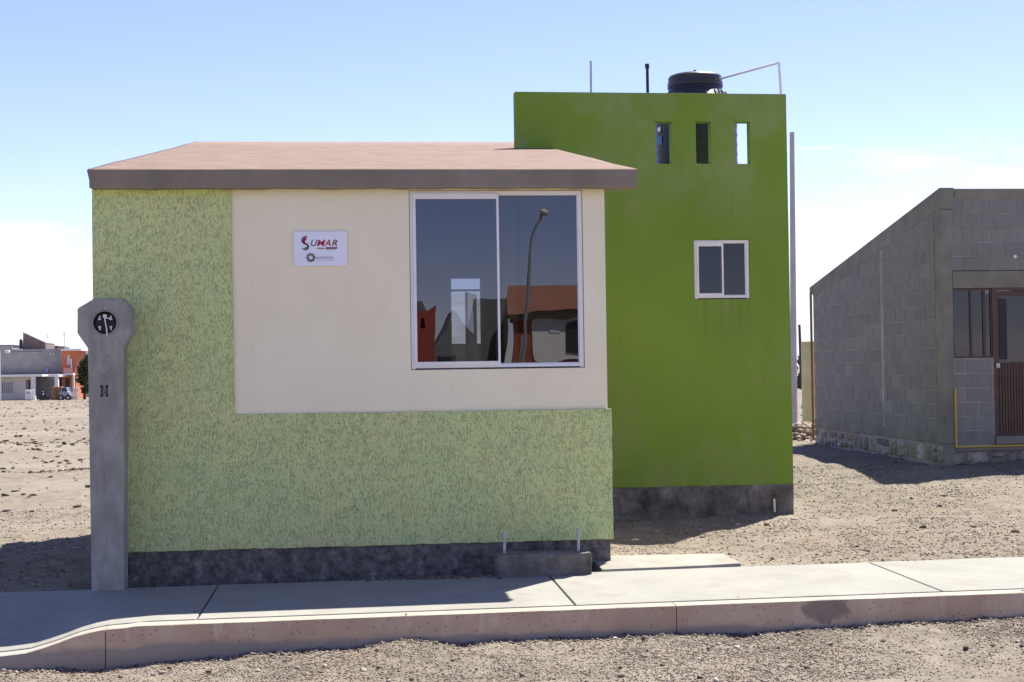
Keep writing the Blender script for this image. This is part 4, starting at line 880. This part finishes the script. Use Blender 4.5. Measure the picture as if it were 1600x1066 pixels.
# parked silver pickup
CR = thing('parked_car', 'small silver car parked below the orange house', 'car', (GX(795), FY-2.5, -.7))
z0 = AZ_(962, FY-3)-.05
body = [(GX(738), z0+.28), (GX(738), z0+.75), (GX(752), z0+.82), (GX(764), z0+1.12), (GX(822), z0+1.15), (GX(840), z0+.80), (GX(860), z0+.72), (GX(862), z0+.28)]
MB().prism(body, 'y', FY-4.2, FY-2.6).build('body', 'carpaint', CR, bevel=.06)
MB().prism([(GX(770), z0+.80), (GX(772), z0+1.06), (GX(815), z0+1.08), (GX(828), z0+.80)], 'y', FY-4.215, FY-4.205).build('side_window', 'fardark', CR)
for u in (757, 842):
    w = MB().tube((GX(u), FY-4.24, z0+.26), (GX(u), FY-4.0, z0+.26), .26, n=18).build('wheel', 'tyre', CR); MB().tube((GX(u), FY-4.26, z0+.26), (GX(u), FY-4.242, z0+.26), .14, n=12).build('rim', 'carpaint', w)
MB().box(GX(858), GX(864), FY-4.0, FY-3.7, z0+.5, z0+.62).build('headlight', 'farwhite', CR)
mc = thing('motorcycle', 'small dark motorcycle parked in front of the porch', 'motorcycle', (GX(520), FY-3, -.7))
for u in (500, 552):
    MB().lathe((GX(u), FY-3, z0+.22), [(.20, -.05), (.22, 0), (.20, .05), (.15, .03), (.15, -.03)], 18, axis='y').build('wheel', 'tyre', mc)
MB().path([(GX(500), FY-3, z0+.22), (GX(512), FY-3, z0+.75), (GX(530), FY-3, z0+.5), (GX(552), FY-3, z0+.22)], .05, 6).build('frame', 'fardark', mc)
MB().box(GX(522), GX(556), FY-3.1, FY-2.9, z0+.52, z0+.62).build('seat', 'tyre', mc, bevel=.03); MB().box(GX(508), GX(526), FY-3.1, FY-2.9, z0+.48, z0+.66).build('fuel_tank', 'farwhite', mc, bevel=.05)
MB().path([(GX(508), FY-3.25, z0+.8), (GX(508), FY-2.75, z0+.8)], .02, 6).build('handlebar', 'galv', mc)
fe = thing('white_fence', 'low white picket fence right of the parked car', 'fence', (GX(900), FY-1, -.7))
for i in range(8): fbox(MB(), 866+i*9, 871+i*9, 806, 955, FY-1, FY-.95).build('picket', 'farwhite', fe)
fbox(MB(), 864, 936, 830, 838, FY-.94, FY-.9).build('rail', 'farwhite', fe); fbox(MB(), 864, 936, 910, 918, FY-.94, FY-.9).build('rail', 'farwhite', fe)
TR = thing('conical_tree', 'dark conical tree standing behind the meter post', 'tree', (GX(980), FY-2, -.7))
MB().tube((GX(980), FY-2, -.9), (GX(985), FY-2, 1.3), .14, .07, 8).tube((GX(985), FY-2, .9), (GX(960), FY-2, 1.8), .05, .02, 6).tube((GX(985), FY-2, 1.2), (GX(1010), FY-2, 2.1), .05, .02, 6).build('trunk', 'bark', TR)
leafcloud('crown', 'leaf', TR, (GX(978), FY-2, 1.45), (.72, .66, 1.5), 3000, .10, .25, 38, 9)
pl_ = MB()
px = np.linspace(-60, -5, 12)
pl_.path([(x, FY+25, 11.6+.006*(x+32)**2*.12) for x in px], .012, 5)
pl2 = MB(); pl2.path([(x, FY+25, 10.2+.005*(x+30)**2*.12) for x in px], .010, 5)
tag(pl2.build('power_line', 'blackpipe', None, loc=(-32, FY+25, 10)), 'lower thin power line strung above the far houses', 'cable')
tag(pl_.build('power_line', 'blackpipe', None, loc=(-32, FY+25, 11)), 'upper thin power line strung above the far houses', 'cable')

# ------------------------------------------------------------------ across the street (seen mirrored in the window)
OP = thing('opposite_house', 'red roofed white house across the street mirrored in the big window', 'house', (10.5, -52, .7))
def rot(mb, a, c):
    ca, sa = math.cos(a), math.sin(a); mb.v = [(c[0]+(x-c[0])*ca-(y-c[1])*sa, c[1]+(x-c[0])*sa+(y-c[1])*ca, z) for x, y, z in mb.v]; return mb
oc = (10.5, -52); oa = .10
def obx(*a): return rot(MB().box(*a), oa, oc)
obx(8.7, 13.0, -58, -52, .4, 3.75).build('wall', 'redwall', OP)
obx(9.65, 12.6, -52.0, -51.95, 1.9, 3.72).build('panel', 'oppwhite', OP)
obx(10.85, 12.2, -51.95, -51.9, 2.2, 3.6).build('window', 'fardark', OP)
obx(10.2, 10.5, -51.95, -51.92, 3.1, 3.35).build('sign', 'signwhite', OP)
obx(8.5, 13.3, -58.2, -51.7, 3.751, 4.0).build('fascia', 'fascia', OP)
rot(MB().prism([(-51.6, 4.001), (-58.2, 5.4), (-58.2, 4.001)], 'x', 8.4, 13.4), oa, oc).build('roof', 'redroof', OP)
obx(6.9, 8.4, -56.5, -54.5, .4, 4.6).build('annex', 'fargrey', OP)
pm = MB().box(8.65, 8.95, -49.2, -49.0, .3, 2.9).build('meter_post', 'cast', None, loc=(8.8, -49.1, .5)); tag(pm, 'grey meter post before the house across the street', 'meter post')
SL = thing('street_lamp', 'tall curved street lamp across the street mirrored in the window', 'street lamp', (7.75, -40, .3))
MB().tube((7.7, -40, .2), (8.05, -40, 5.6), .085, .06, 10).build('pole', 'galv', SL, smooth=True)
MB().path([(8.05, -40, 5.6), (8.14, -40, 6.2), (8.32, -40, 6.65), (8.52, -40, 6.95)], .045, 8).build('arm', 'galv', SL, smooth=True)
MB().ball((8.62, -40, 7.02), .16, 12, 7, .55).build('lamp_head', 'alu', SL, smooth=True)
RB = thing('red_house', 'brick red house with slanted parapet mirrored in the left pane', 'house', (3.2, -30, -.2))
holed('wall', 'redwall', [(1.4, -.5), (3.90, -.5), (4.21, 3.30), (3.95, 3.16), (1.4, 3.2)], [rect(3.72, 3.84, 2.72, 3.0)], 'y', -30.2, -30, RB)
MB().box(1.5, 3.85, -35, -30.3, -.5, 3.0).build('body', 'redwall', RB); MB().prism([(3.2, 3.1), (3.95, 3.17), (3.75, 3.42), (3.45, 3.36)], 'y', -31, -30.3).build('roof_gable', 'fargrey', RB)
bk = thing('low_house', 'low grey gabled house mirrored beside the interior door', 'house', (6.2, -50, .3))
MB().prism([(4.8, 0), (6.9, 0), (6.9, 3.0), (6.0, 3.9), (4.8, 1.9)], 'y', -54, -50).build('wall', 'fargrey', bk)
MB().box(5.3, 6.1, -49.99, -49.9, .4, 2.2).build('opening', 'fardark', bk)
# boundary wall behind the house, glimpsed through the back door
bw = MB().box(-1, 9, 26, 26.2, -1, 2.2).build('boundary_wall', 'farbrick', None, loc=(4, 26, -.6)); tag(bw, 'brown brick boundary wall glimpsed through the back door of the house', 'wall')
